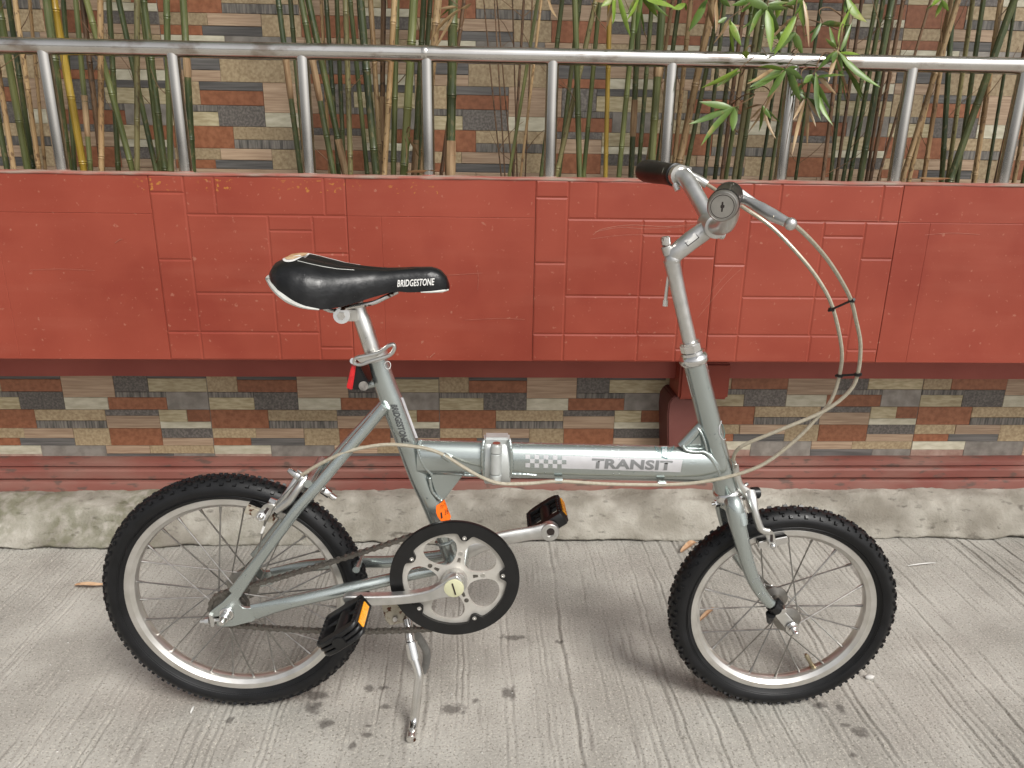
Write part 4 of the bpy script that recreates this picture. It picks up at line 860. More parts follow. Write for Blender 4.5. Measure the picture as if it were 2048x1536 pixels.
# external tangents (upper +, lower -)
def tang(s):
    th = base_a + s*al; return (rc*math.cos(th), rc*math.sin(th)), (dx+rg*math.cos(th), dy+rg*math.sin(th)), th
(u_c, u_r, tu), (l_c, l_r, tl) = tang(1), tang(-1)
pl2 = []
m = 30
for i in range(m+1): t = i/m; pl2.append((u_c[0]+(u_r[0]-u_c[0])*t, u_c[1]+(u_r[1]-u_c[1])*t - .004*math.sin(math.pi*t)))
a0, a1 = tu, tl
while a1 > a0: a1 -= 2*math.pi
for i in range(1, 40): a = a0+(a1-a0)*i/40; pl2.append((dx+rg*math.cos(a), dy+rg*math.sin(a)))
for i in range(m+1): t = i/m; pl2.append((l_r[0]+(l_c[0]-l_r[0])*t, l_r[1]+(l_c[1]-l_r[1])*t - .010*math.sin(math.pi*t)))
b0, b1 = tl, tu
while b1 > b0: b1 -= 2*math.pi
for i in range(1, 20): a = b0+(b1-b0)*i/20; pl2.append((rc*math.cos(a), rc*math.sin(a)))
pl2.append(pl2[0])
seg = [math.dist(p, q) for p, q in zip(pl2[:-1], pl2[1:])]; tot = sum(seg); nl = int(round(tot/.0127/2))*2; pit = tot/nl
def pat(s):
    for (p, q), l in zip(zip(pl2[:-1], pl2[1:]), seg):
        if s <= l: return (p[0]+(q[0]-p[0])*s/l, p[1]+(q[1]-p[1])*s/l)
        s -= l
    return pl2[-1]
pins = [pat(i*pit) for i in range(nl)]
cm = MB()
for f_, u_ in pins: cm.lathe(L(f_, u_, .0425), N, [(.0017, -.0042), (.0017, -.0036), (.0038, -.0034), (.0038, .0034), (.0017, .0036), (.0019, .0044), (.0010, .0048)], 8)
chn = cm.build('chain', MT['chain'], bk)
def link_mesh(h, d0, w_):
    mb = MB(); o2 = []
    prof = [(-h-.0040, 0), (-h-.0031, .0029), (-h, .0041), (-h*.35, .0027), (h*.35, .0027), (h, .0041), (h+.0031, .0029), (h+.0040, 0), (h+.0031, -.0029), (h, -.0041), (h*.35, -.0027), (-h*.35, -.0027), (-h, -.0041), (-h-.0031, -.0029)]
    for s in (-1, 1): mb.prism([V((a, b, s*d0)) for a, b in prof], V((0, 0, s*w_)))
    bm = bmesh.new(); vl = [bm.verts.new(p) for p in mb.v]
    for q in mb.f: bm.faces.new([vl[i] for i in q])
    bmesh.ops.recalc_face_normals(bm, faces=bm.faces); me = bpy.data.meshes.new('chain_link'); bm.to_mesh(me); bm.free(); me.materials.append(MT['chain']); return me
lm_ = [link_mesh(pit/2, .0024, .0009), link_mesh(pit/2, .0034, .0009)]
for i in range(nl):
    (fa, ua), (fb, ub) = pins[i], pins[(i+1) % nl]; a, b = L(fa, ua, .0425), L(fb, ub, .0425); x = (b-a).normalized(); y = N.cross(x)
    o = bpy.data.objects.new('chain_link', lm_[i % 2]); col.objects.link(o); o.parent = chn
    mm = Matrix((x, y, N)).transposed().to_4x4(); mm.translation = (a+b)/2 - BASE[bk.name]; o.matrix_local = mm

# --- fork, headset, stem, bars
NFk = NF
def fork_path(s): 
    pts_ = [(1466, 1002, .030), (1469, 1016, .038), (1478, 1060, .046), (1488, 1102, .048), (1501, 1144, .049), (1514, 1172, .049), (1532, 1198, .049), (1548, 1213, .049)]
    p_ = path(*pts_)
    if s < 0:
        c = .003; p_ = [q - N*(2*(dof(q)-c)) for q in p_]
    return p_
frk = MB(); cc = B(1459, 1001, 0); frk.tube([HT0-HD*.022, HT0-HD*.006], [.0160, .0178], 24)
crn = [cc-N*.050-HD*.020, cc-N*.044-HD*.006, cc-N*.030, cc, cc+N*.030, cc+N*.044-HD*.006, cc+N*.050-HD*.020]
frk.tube(crn, [.010, .0135, .0150, .0160, .0150, .0135, .010], 18, HF); fork = frk.build('fork_crown', PA, bk)
for s in (1, -1):
    p_ = fork_path(s); MB().tube(catmull(p_, 4), lerpl([.0145, .0148, .0134, .0120, .0112, .0104, .0094, .0088], 4), 20).build('fork_blade', PA, fork)
    e = p_[-1]; ax2 = C_FR + NF*(s*.049); dr = (ax2-e).normalized(); pr_ = dr.cross(NF).normalized()
    o = MB(); o.prism([e-pr_*.0080-dr*.006, e+pr_*.0080-dr*.006, ax2+pr_*.0092, ax2+pr_*.007+dr*.009, ax2-pr_*.006+dr*.010, ax2-pr_*.0088], NF*(s*.005)); o.build('fork_dropout', AL, fork, bevel=.0008, seg=1)
    o = MB(); a2 = C_FR+NF*(s*.0545); o.tube([a2, a2+NF*(s*.002)], .0108, 18); o.tube([a2+NF*(s*.002), a2+NF*(s*.010)], .0085, 6); o.tube([a2+NF*(s*.010), a2+NF*(s*.020)], .0046, 10); o.build('axle_nut', CR, fork, bevel=.0005, seg=1)
e = fork_path(1)[-1]; ax2 = C_FR+NF*.049; dr = (e-fork_path(1)[-2]).normalized()
o = MB(); o.tube([e-dr*.008, e+dr*.010], .0115, 18); o.build('fork_end_clamp', BL, fork, bevel=.002)
o = MB(); pr_ = dr.cross(N); o.tube([e+pr_*.010, e-pr_*.016], [.0075, .0075], 14); o.tube([e+dr*.004+pr_*.012+N*.004, e-UP*.035+FD*-.002+N*-.006], [.0085, .004], 10); o.build('fork_end_bracket', BL, fork, bevel=.001)
o = MB(); q = e+FD*.012+N*.010; o.tube([q, q+N*.003], .0045, 10); o.build('clamp_screw', CR, fork)
def ringlathe(nm, c, prof, m, parent=None, n=32): return MB().lathe(c, HD, prof, n, N).build(nm, m, parent or bk, sharp=40)
ringlathe('lower_headset', HT0, [(.0165, -.008), (.0210, -.007), (.0222, -.003), (.0218, .003), (.0200, .006), (.0185, .007)], CR)
hs_ = ringlathe('upper_headset', HT1, [(.0185, -.006), (.0215, -.003), (.0230, .001), (.0228, .005), (.0205, .009), (.0180, .011), (.0175, .015), (.0155, .016)], CR)
MB().tube([HT1+HD*.0155, HT1+HD*.0285], .0168, 8).build('lock_nut', CR, hs_, bevel=.001)
ringlathe('lock_washer', HT1+HD*.0285, [(.0150, 0), (.0150, .003), (.0115, .0035)], CR, hs_)
q_ = path((1383, 700), (1363, 612), (1352, 560), (1346, 532)); kn = path((1343, 521), (1350, 508), (1362, 497), (1382, 481), (1402, 467), (1421, 453))
stm = MB(); stm.tube(q_+[B(1343.5, 520)], [.0107, .0107, .0110, .0118, .0125], 24); stm.tube(kn, [.0105, .0132, .0140, .0142, .0142, .0130], 24); stm.ball(B(1345, 520), .0128, 16, 10)
stem = stm.build('stem', CA, bk)
o = MB(); o.lathe(B(1424, 451, 0), N, [(.0145, -.023), (.0168, -.022), (.0172, -.015), (.0172, .015), (.0168, .022), (.0145, .023)], 28); o.build('bar_clamp', CA, stem)
o = MB(); o.tube(path((1432, 466, -.008), (1446, 472, -.008)), .006, 10); o.tube(path((1432, 466, .008), (1449, 471, .008)), .0062, 10); o.tube(path((1446, 470, -.014), (1446, 470, .014)), .0038, 10); o.build('clamp_bolt', CR, stem, bevel=.0006, seg=1)
o = MB(); o.tube(path((1337, 510), (1332, 492)), [.0075, .0078], 14); o.build('quill_bolt', MT['cast'], stem, bevel=.001)
o = MB(); o.tube(path((1332.5, 491), (1330.5, 473)), .0074, 14); o.build('quill_bolt_head', MT['chrome_rust'], stem, bevel=.0015)
o = MB(); o.tube(path((1334, 500, -.008), (1338, 545, -.010), (1334, 575, -.010), (1331, 600, -.010)), [.0026, .0026, .0028, .0030], 10); o.tube(path((1331.5, 600, -.010), (1330.5, 612, -.010)), .0046, 10); o.build('quill_lever', CR, stem)
# stem label: printed plate with a dark edge
def tube_patch(axis_a, axis_b, r, s0, s1, p0, p1, nu, nv, lift=.0005):
    """rectangular patch wrapped on a round tube; p = angle from the near side, + is up/forward of the axis"""
    t = (axis_b-axis_a).normalized(); Lh = (axis_b-axis_a).length; b = t.cross(N)*-1; mb = MB()
    nn = (N-t*N.dot(t)).normalized(); b = nn.cross(t)
    for i in range(nu+1):
        for j in range(nv+1):
            s = s0+(s1-s0)*i/nu; ph = p0+(p1-p0)*j/nv; mb.v.append(tuple(axis_a+t*(Lh*s)+(nn*math.cos(ph)+b*math.sin(ph))*(r+lift)))
    mb.f += [(i*(nv+1)+j, (i+1)*(nv+1)+j, (i+1)*(nv+1)+j+1, i*(nv+1)+j+1) for i in range(nu) for j in range(nv)]
    return mb
ka, kb = B(1350, 508), B(1421, 453)
tb_sign = 1
for nm, s0, s1, p0, p1, m_, lf in (('stem_label', .30, .62, .05, 1.25, MT['ink'], .0004), ('stem_label_face', .32, .60, .14, 1.2, MT['white'], .0007)):
    mbp = tube_patch(ka, kb, .0141, s0, s1, p0, p1, 4, 8, lf)
    mbp.build(nm, m_, stem)
# handlebar
hbn = path((1424, 451, 0), (1431, 452, .020), (1441, 453, .036), (1451, 449, .052), (1458, 436, .068), (1461, 418, .084), (1460, 402, .100), (1457, 390, .116))
hbf = path((1424, 451, 0), (1419, 440, -.020), (1409, 420, -.038), (1395, 395, -.058), (1381, 371, -.078), (1369, 355, -.094), (1355, 349, -.106), (1335, 346, -.125))
hb = MB().tube(catmull(hbn[::-1]+hbf[1:], 5), .0123, 22).build('handlebar', MT['cast'], bk)
g0, g1 = B(1458, 391, .112), B(1446, 411, .208); gd = (g1-g0); gl = gd.length
o = MB(); o.lathe(g0, gd, [(.0150, 0), (.0178, .002), (.0180, .010), (.0168, .016), (.0170, gl*.5), (.0178, gl-.018), (.0186, gl-.012), (.0186, gl-.004), (.0165, gl-.001)], 28); grn = o.build('grip', MT['black'], hb)
plug = MB(); plug.lathe(g1, gd, [(.0172, -.006), (.0178, -.002), (.0176, .008), (.0160, .0105), (.0152, .0100), (.0148, .0108), (0, .0108)], 32); pg = plug.build('bar_end_lock', MT['lockface'], hb)
gx = gd.normalized(); ku = (UP-gx*UP.dot(gx)).normalized(); kx = ku.cross(gx)
o = MB(); o.lathe(g1, gd, [(.0128, .0105), (.0128, .0110), (.0136, .0110), (.0136, .0105)], 28, closed=True); o.build('lock_ring', MT['ink'], pg)
o = MB(); cpl = g1+gx*.0109
o.prism([cpl+kx*a+ku*b for a, b in ((-.0009, -.0058), (.0009, -.0058), (.0012, -.0015), (.0024, -.0008), (.0024, .0018), (.0010, .0022), (.0008, .0055), (-.0010, .0055), (-.0012, .0022), (-.0022, .0010), (-.0020, -.0012), (-.0010, -.0018))], gx*.0003); o.build('keyhole', MT['ink'], pg)
f0, f1 = B(1353, 350, -.108), B(1287, 341, -.215); fd_ = f1-f0; fl_ = fd_.length
o = MB(); o.lathe(f0, fd_, [(.0140, -.001), (.0180, .001), (.0184, .008), (.0172, .014), (.0172, fl_*.3), (.0184, fl_*.6), (.0190, fl_*.85), (.0168, fl_*.98), (.010, fl_*1.02), (0, fl_*1.025)], 28); grf = o.build('grip', MT['black'], hb)
# brake levers
lv = MB(); lv.tube(path((1461, 404, .096), (1456, 384, .110)), [.0160, .0160], 18); lv.tube(path((1470, 392, .100), (1482, 391, .102), (1497, 399, .106), (1511, 405, .112)), [(.006, .0085), (.006, .008), (.005, .006), (.004, .004)], 10); lvo = lv.build('brake_lever', AL, hb)
o = MB(); o.tube(catmull(path((1480, 396, .108), (1500, 404, .118), (1522, 416, .132), (1545, 430, .146), (1566, 441, .158), (1578, 446, .164)), 3), lerpl([(.0035, .0055), (.0035, .0058), (.0040, .0075), (.0045, .0080), (.0045, .0066), (.0050, .0060)], 3), 12); o.ball(B(1581, 448, .166), .0080, 12, 8); o.build('lever_blade', MT['cast'], lvo)
lf_ = MB(); lf_.tube([f0-fd_*.10, f0-fd_*.02], [.0162, .0162], 20); lf_.tube(path((1350, 368, -.098), (1356, 381, -.094)), .005, 10); lf_.tube(path((1372, 340, -.108), (1382, 352, -.106), (1394, 358, -.100), (1414, 369, -.094)), [(.006, .006), .0068, .0075, .0068], 12); lfo = lf_.build('brake_lever', AL, hb)
o = MB(); o.tube(path((1380, 340, -.118), (1350, 333, -.150), (1318, 333, -.190), (1298, 336, -.212)), [(.0035, .005)]*4, 8); o.build('lever_blade', MT['cast'], lfo)
# cables
rcab = path((1414, 369, -.094), (1430, 379, -.080), (1455, 396, -.055), (1490, 417, -.020), (1542, 453, .0), (1596, 508, .018), (1637, 560, .028), (1665, 614, .034), (1683, 694, .038), (1680, 745, .038), (1663, 799, .038), (1636, 833, .038), (1592, 879, .036), (1531, 926, .034), (1470, 950, .030), (1396, 965, .026), (1323, 969.5, .024), (1210, 968, .024), (1117, 962.5, .024), (1060, 967, .027), (1000, 967, .040), (960, 953, .038), (925, 933, .034), (893, 913, .032), (860, 899, .031), (820, 892, .031), (780, 889, .032), (740, 893, .034), (690, 905, .036), (640, 928, .037), (602, 951, .037))
MB().tube(catmull(rcab, 4), .0029, 8).build('rear_brake_cable', MT['cable'], bk)
fcab = path((1545, 433, .150), (1570, 443, .150), (1594, 454, .142), (1637, 497, .118), (1670, 541, .098), (1700, 595, .080), (1712, 640, .070), (1721, 689, .064), (1716, 745, .058), (1699, 782, .054), (1650, 821, .048), (1567, 857, .040), (1494, 887, .030), (1472, 903, .022), (1466, 920, .016))
MB().tube(catmull(fcab, 4), .0029, 8).build('front_brake_cable', MT['cable'], bk)
for a, b in (((1663, 619, .035), (1703, 601, .078)), ((1680, 751, .038), (1715, 749, .058))):
    A_, B_ = B(*a), B(*b); x = (B_-A_).normalized(); o = MB(); o.tube([A_, B_], .0018, 6)
    for q in (A_, B_): o.lathe(q, UP, [(.0046, -.0022), (.0046, .0022), (.0032, .0022), (.0032, -.0022)], 12, closed=True)
    o.tube([A_-x*.007, A_], [.0022, .003], 6); o.tube([B_, B_+x*.006], [.003, .0022], 6); o.build('cable_clip', BL, bk)
# --- front brake
fb = MB(); fb.tube(path((1475, 995, 0), (1503, 986, 0)), .0075, 12)
fbo = fb.build('front_brake', CR, bk, bevel=.0005, seg=1)
fb = MB(); fb.tube(path((1423, 1008, 0), (1440, 1005, 0)), [.0028, .0028], 8); fb.tube(path((1430, 1007, 0), (1444, 1004, 0)), .0062, 6); fb.build('brake_bolt', CR, fbo)
o = MB(); o.tube(path((1500, 986, 0), (1519, 985, 0)), .0098, 14); o.build('brake_cap', BL, fbo, bevel=.002)
o = MB(); o.tube(catmull(path((1500, 982, .014), (1505, 1000, .026), (1510, 1022, .034), (1517, 1046, .038), (1524, 1060, .040), (1538, 1064, .042)), 3), lerpl([(.0045, .0085), (.0045, .0075), (.004, .0058), (.004, .0062), (.004, .0058), (.004, .0060)], 3), 12); o.build('caliper_arm', AL, fbo)
o = MB()
sl_ = path((1527, 1058, .044), (1540, 1059, .044), (1549, 1067, .044), (1552, 1082, .044), (1551, 1094, .044), (1543, 1097, .044), (1536, 1090, .044), (1534, 1078, .044))
o.prism(sl_, N*-.005); o.build('caliper_eye', AL, fbo, bevel=.0012)
MB().prism(path((1541, 1070, .0452), (1546, 1070, .0452), (1546, 1088, .0452), (1541, 1088, .0452)), N*-.0012).build('adjust_slot', MT['ink'], fbo)
o = MB(); o.tube(path((1544, 1087, .040), (1545, 1091, .051)), [.0072, .0066], 6); o.ball(B(1546, 1092, .052), .0046, 10, 6); o.build('pad_nut', CR, fbo)
o = MB(); c = B(1542, 1078, .020); tx_ = (B(1570, 1075, .020)-B(1515, 1086, .020)).normalized(); ty_ = N.cross(tx_); o.box(c, tx_, ty_, N, .0235, .0058, .0070); o.build('brake_pad', BL, fbo, bevel=.001)
o = MB(); o.box(c+N*.008+tx_*.0, tx_, ty_, N, .0242, .0068, .0045); o.build('pad_holder', CR, fbo, bevel=.0012)
o = MB(); o.tube(catmull(path((1470, 927, .012), (1473, 948, .012), (1479, 970, .012), (1492, 984, .012), (1500, 992, .010), (1498, 1010, -.020), (1506, 1030, -.034)), 3), lerpl([(.005, .0055), (.0045, .0060), (.0045, .0065), (.0045, .0085), (.0045, .0085), .005, .005], 3), 12); o.build('caliper_arm', AL, fbo)
o = MB(); o.tube(path((1466, 918, .014), (1470, 930, .012)), .0042, 10); o.tube(path((1486, 973, -.01), (1496, 967, -.01)), .003, 8); o.build('cable_stop', CR, fbo)
# --- rear brake
rb_ = MB(); rb_.tube(path((600, 948, .010), (672, 997, .010)), .0040, 10); rb_.tube(path((606, 952, .010), (626, 966, .010)), .0075, 12); rb_.tube(path((645, 979, .010), (660, 989, .010)), .0072, 6); rb_.tube(path((661, 990, .010), (669, 996, .010)), .0050, 10)
rbo = rb_.build('rear_brake', CR, bk, bevel=.0005, seg=1)
o = MB(); o.tube(catmull(path((604, 944, .028), (592, 962, .034), (576, 985, .040), (560, 1006, .042), (548, 1014, .042)), 3), lerpl([(.005, .0085), (.0045, .0062), (.0045, .0052), (.0045, .0062), (.0045, .0070)], 3), 12); o.build('caliper_arm', AL, rbo)
o = MB(); o.tube(catmull(path((612, 958, .034), (600, 972, .044), (588, 990, .047), (578, 1003, .047), (566, 1012, .046), (552, 1022, .045)), 3), lerpl([(.005, .0072), (.0045, .0055), (.0045, .0055), (.0045, .0060), (.0045, .0065), (.0045, .0060)], 3), 12); o.build('caliper_arm', AL, rbo)
o = MB(); o.prism(path((546, 1009, .048), (552, 1014, .048), (551, 1022, .048), (534, 1040, .048), (522, 1043, .048), (511, 1039, .048), (510, 1031, .048), (527, 1011, .048), (536, 1007, .048)), N*-.005); o.build('caliper_eye', AL, rbo, bevel=.0014)
MB().prism(path((533, 1016, .0492), (538, 1018, .0492), (530, 1031, .0492), (524, 1029, .0492)), N*-.0012).build('adjust_slot', MT['ink'], rbo)
o = MB(); o.tube(path((525, 1031, .044), (523, 1033, .055)), [.0075, .0068], 6); o.ball(B(522, 1034, .056), .0048, 10, 6); o.build('pad_nut', CR, rbo)
o = MB(); c = B(525, 1022, .022); tx_ = (B(556, 1034, .022)-B(503, 1014, .022)).normalized(); ty_ = N.cross(tx_); o.box(c, tx_, ty_, N, .0235, .0062, .0075); o.build('brake_pad', BL, rbo, bevel=.001)
o = MB(); o.box(c+N*.009, tx_, ty_, N, .0240, .0070, .0040); o.build('pad_holder', MT['rusty_plate'], rbo, bevel=.001)
o = MB(); o.tube(path((577, 939, .030), (592, 949, .032)), [.0042, .0060], 10); o.tube(path((592, 949, .032), (606, 957, .034)), .0072, 10); o.build('barrel_adjuster', CR, rbo, bevel=.0006, seg=1)
o = MB(); o.tube(path((540, 1000, .040), (552, 1006, .042)), [.0045, .0058], 10); o.build('pivot_nut', CR, rbo)
o = MB(); o.tube(catmull(path((602, 951, .040), (585, 972, .047), (560, 998, .050), (545, 1020, .050), (532, 1045, .050), (527, 1056, .050)), 3), .0009, 5); o.build('bare_cable', MT['spoke'], rbo)
o = MB(); o.tube(path((528, 1053, .050), (523, 1066, .050)), .0020, 8); o.build('cable_end', MT['white'], rbo)

# --- kickstand (two legs)
kp = MB(); kp.prism(path((762, 1208, .018), (812, 1200, .018), (812, 1246, .010), (780, 1252, .008), (770, 1240, .012)), N*-.026); ks = kp.build('kickstand', MT['rusty_plate'], bk, bevel=.002)
o = MB(); o.tube(path((790, 1239, .0), (790, 1239, .018)), .0045, 6); o.build('mount_bolt', MT['chain'], ks)
gn, gf_ = G(823, 1476, .006), G(846, 1350, .006)
pn = path((815, 1238, .012), (818, 1262, .024), (821, 1283, .034)); pn2 = path((821, 1283, .034), (829, 1318, .046)); pn3 = path((829, 1316, .046), (838, 1348, .056), (837, 1365, .060), (833, 1400, .066), (829, 1440, .074))
MB().tube(pn, .0078, 14).build('stand_leg', MT['chrome_rust'], ks); MB().tube(pn2, .0112, 16).build('stand_sleeve', MT['chrome'], ks, bevel=.0015)
leg = pn3+[gn+V((0, .004, .012))]; MB().tube(catmull(leg, 3), [.0078]*(len(catmull(leg, 3))-3)+[.0075, .0066, .0052], 14).build('stand_leg', MT['chrome'], ks)
o = MB(); o.tube([gn+V((0, .012, .004)), gn+V((0, -.006, .002))], .0082, 14); o.build('stand_foot', MT['chrome_rust'], ks, bevel=.001)
pf = path((824, 1256, .004), (838, 1276, -.014), (852, 1300, -.032), (853, 1322, -.050)); pf.append(gf_+V((0, .006, .004)))
MB().tube(catmull(pf, 4), [(.0072, .0072)]*(4*len(pf)-3), 12).build('stand_leg', MT['stand_chrome_shaded'], ks)

# --- seat post, saddle
sp0, sp1 = B(712, 602), B(753, 725); spd = (sp1-sp0).normalized()
spo = MB().tube([sp0+spd*.002, sp0+spd*.022, sp0+spd*.026, sp1], [.0112, .0112, .0127, .0127], 24).build('seat_post', MT['alloy'], bk)
sc = MB(); sc.tube([B(685, 630, .0), B(683, 631, .026)], .0122, 20); sc.tube([B(690, 625, 0), B(690, 625, -.026)], .0122, 20); sc.box(B(704, 627, 0), FD, N, UP, .011, .017, .0085); sco = sc.build('saddle_clamp', MT['alloy'], bk, bevel=.0015)
MB().tube([B(683, 631, .026), B(682, 632, .031)], .0062, 6).build('clamp_nut', CR, sco)
tops = [(542, 556), (545, 536), (555, 522), (572, 514), (590, 511.5), (606, 512), (640, 520), (680, 529), (720, 534), (770, 537), (830, 535), (862, 536), (880, 542), (893, 556), (899, 574)]
bots = [(540, 562, .040), (552, 580, .058), (575, 599, .067), (605, 613, .071), (640, 620, .070), (665, 618, .064), (700, 610, .051), (745, 596, .037), (790, 583, .027), (815, 585, .024), (860, 584, .020), (897, 580, .010)]
tp = [fu(B(x, y, .012)) for x, y in tops]; bp_ = [fu(B(x, y, d)) for x, y, d in bots]
U0, U1 = fu(B(543, 548, .02))[0], fu(B(899, 572, 0))[0]; SL = U1-U0
def itp(tab, u):
    if u <= tab[0][0]: return tab[0][1]
    for (a, x), (b, y) in zip(tab[:-1], tab[1:]):
        if u <= b: return x+(y-x)*(u-a)/max(b-a, 1e-6)
    return tab[-1][1]
HWT = [(0, .034), (.03, .052), (.08, .065), (.15, .0725), (.23, .073), (.31, .068), (.40, .055), (.49, .042), (.58, .032), (.68, .0265), (.78, .0235), (.88, .0215), (.95, .0180), (.985, .012), (1, .006)]
def S(s, t, lift=0.0):
    """saddle skin: s along the length 0..1, t across -1 (far edge) .. 1 (near edge)"""
    u = U0+SL*s; hw2 = itp(HWT, s); zt, zb = itp(tp, u), itp(bp_, u)
    if zt-zb < .004: zb = zt-.004
    a = t*math.pi/2; lat = hw2*math.copysign(abs(math.sin(a))**.82, a); z = zb+(zt-zb)*max(math.cos(a), 0)**.60
    ch_ = .0055*math.exp(-(lat/.010)**2)*(1 if s < .55 else max(0, 1-(s-.55)/.35))*(min(1, s/.08)); z -= ch_
    bulge = 1
    p = L(u, z, lat*bulge)
    if lift: p = p + (N*math.sin(a) + UP*math.cos(a))*lift
    return p
ns, ntt = 64, 30; sm = MB()
for i in range(ns+1):
    s = (i/ns)**1.0
    for j in range(ntt+1): sm.v.append(tuple(S(s, -1+2*j/ntt)))
    e0, e1 = V(sm.v[-1]), V(sm.v[-1-ntt]); sm.v.append(tuple(e0.lerp(e1, .18)+UP*.006)); sm.v.append(tuple(e1.lerp(e0, .18)+UP*.006))
k = ntt+3
for i in range(ns):
    for j in range(k): sm.f.append((i*k+j, (i+1)*k+j, (i+1)*k+(j+1) % k, i*k+(j+1) % k))
sm.f += [tuple(range(k)), tuple(ns*k+j for j in range(k))]
sad = sm.build('saddle', MT['leather'], bk, sharp=70)
edge = [S(s, -1) for s in (.30, .22, .15, .09, .05, .02, .0)] + [S(0, t) for t in (-.95, .95)] + [S(s, 1) for s in (.0, .02, .05, .09, .15, .22, .30)]
MB().tube(catmull(edge, 3), [(.0040*min(1, .25+i/9, .25+(45-i)/9), .0040*min(1, .25+i/9, .25+(45-i)/9)) for i in range(3*(len(edge)-1)+1)], 8).build('rear_trim', MT['trim'], sad)
nose = [S(s, 1) for s in (.84, .90, .96, .995)]; MB().tube(nose, [.0008, .0016, .0022, .0012], 6).build('nose_trim', MT['trim'], sad)
def spatch(nm, s0, s1, t0, t1, lift, m_, rnd_):
    mb = MB(); n1, n2 = 16, 10
    for i in range(n1+1):
        for j in range(n2+1):
            a, b = -1+2*i/n1, -1+2*j/n2
            if rnd_: b *= math.sqrt(max(0, 1-abs(a)**2.2))
            mb.v.append(tuple(S(s0+(s1-s0)*(a+1)/2, t0+(t1-t0)*(b+1)/2, lift)))
    mb.f += [(i*(n2+1)+j, (i+1)*(n2+1)+j, (i+1)*(n2+1)+j+1, i*(n2+1)+j+1) for i in range(n1) for j in range(n2)]
    return mb.build(nm, m_, sad)
spatch('worn_patch_edge', .060, .185, -.52, .36, .0007, MT['white'], True); spatch('worn_patch', .070, .175, -.46, .28, .0012, MT['worn'], True)
for sg in (1, -1): MB().tube([S(.17+.30*i/14, sg*(.30+.02*i/14), .0006) for i in range(15)], .0005, 5).build('seam', MT['trim'], sad)
for sg in (1, -1):
    MB().tube(catmull([B(648, 616, sg*.024), B(668, 622, sg*.022), B(700, 614, sg*.021), B(745, 606, sg*.020), B(768, 596, sg*.018), B(795, 583, sg*.012)], 4), .0034, 10).build('saddle_rail', MT['chrome_rust'], sad)
# seat clamp with quick release
t_ = (B(771, 770)-B(752, 712)).normalized(); c = B(751, 709)
co_ = MB().lathe(c, t_, [(.0142, -.006), (.0185, -.005), (.0188, .004), (.0185, .008), (.0150, .009)], 28, N).build('seat_clamp', CA, bk)
lp = path((708, 727, .024), (712, 716, .026), (735, 711, .029), (760, 704, .031), (776, 692, .033), (787, 689, .034), (789, 697, .034), (781, 709, .034), (763, 716, .033), (742, 722, .031), (722, 729, .027), (708, 727, .024))
MB().tube(catmull(lp, 4), (.0035, .0030), 10).build('quick_release_lever', AL, co_)
MB().prism(path((712, 718, .029), (745, 711, .031), (762, 708, .032), (745, 719, .031), (720, 726, .029)), N*-.004).build('lever_web', AL, co_, bevel=.001)
MB().tube(path((706, 722, .026), (716, 720, -.026)), .0048, 10).build('release_pin', CR, co_)
# rear reflector
rh = MB().prism(path((712, 733, .022), (718, 729, .022), (731, 756, .022), (737, 768, .022), (735, 777, .022), (726, 780, .022), (704, 780, .022)), N*-.044).build('reflector', BL, bk, bevel=.002)
MB().prism(path((703, 729, .024), (712, 731, .024), (704, 781, .024), (692, 777, .024)), N*-.048).build('reflector_lens', MT['red_lens'], rh, bevel=.0015)
MB().tube(path((728, 772, .0), (742, 768, .0), (760, 766, 0)), .0062, 10).build('reflector_mount', PA, rh); MB().tube(path((727, 772, .020), (727, 772, .026)), .0072, 14).build('mount_screw', MT['chain'], rh)

# --- printed marks
def text_mesh(s, fn, name, m_, parent, shear=0., bold=.0, wide=1.0, cut=.12):
    cu = bpy.data.curves.new('lettering', 'FONT'); cu.body = s; cu.size = 1; cu.shear = shear; cu.offset = bold; cu.resolution_u = 3; cu.space_character = 1.0+bold*1.2
    ob = bpy.data.objects.new('lettering', cu); col.objects.link(ob); dg = bpy.context.evaluated_depsgraph_get(); dg.update()
    me = bpy.data.meshes.new_from_object(ob.evaluated_get(dg)); bpy.data.objects.remove(ob); bpy.data.curves.remove(cu)
    bm = bmesh.new(); bm.from_mesh(me); bpy.data.meshes.remove(me)
    xs_ = [v.co.x for v in bm.verts]; ys_ = [v.co.y for v in bm.verts]; x0, x1, y0, y1 = min(xs_), max(xs_), min(ys_), max(ys_)
    bmesh.ops.triangulate(bm, faces=bm.faces)
    for _ in range(2):
        es = [e for e in bm.edges if e.calc_length() > cut*2]
        if es: bmesh.ops.subdivide_edges(bm, edges=es, cuts=1, use_grid_fill=False)
        bmesh.ops.triangulate(bm, faces=bm.faces)
    b0 = BASE[bk.name]
    for v in bm.verts: v.co = fn((v.co.x-x0)/(x1-x0), (v.co.y-y0)/(y1-y0)) - b0
    me = bpy.data.meshes.new(name); bm.to_mesh(me); bm.free(); me.materials.append(m_)
    o = bpy.data.objects.new(name, me); col.objects.link(o); o.parent = parent; return o
def main_surf(px, py, lift):
    """point on the near face of the oval main tube seen at a photo pixel"""
    d = MTA
    for _ in range(6):
        p = B(px, py, d); f_, u_ = fu(p)
        a, b = MTP[0], MTP[-1]
        for q0, q1 in zip(MTP[:-1], MTP[1:]):
            if fu(q0)[0] <= f_ <= fu(q1)[0]: a, b = q0, q1
        fa, ua = fu(a); fb, ub = fu(b); uc = ua+(ub-ua)*(f_-fa)/(fb-fa); k = max(-.98, min(.98, (u_-uc)/MTB)); d = MTA*math.sqrt(1-k*k)
    return B(px, py, d+lift)
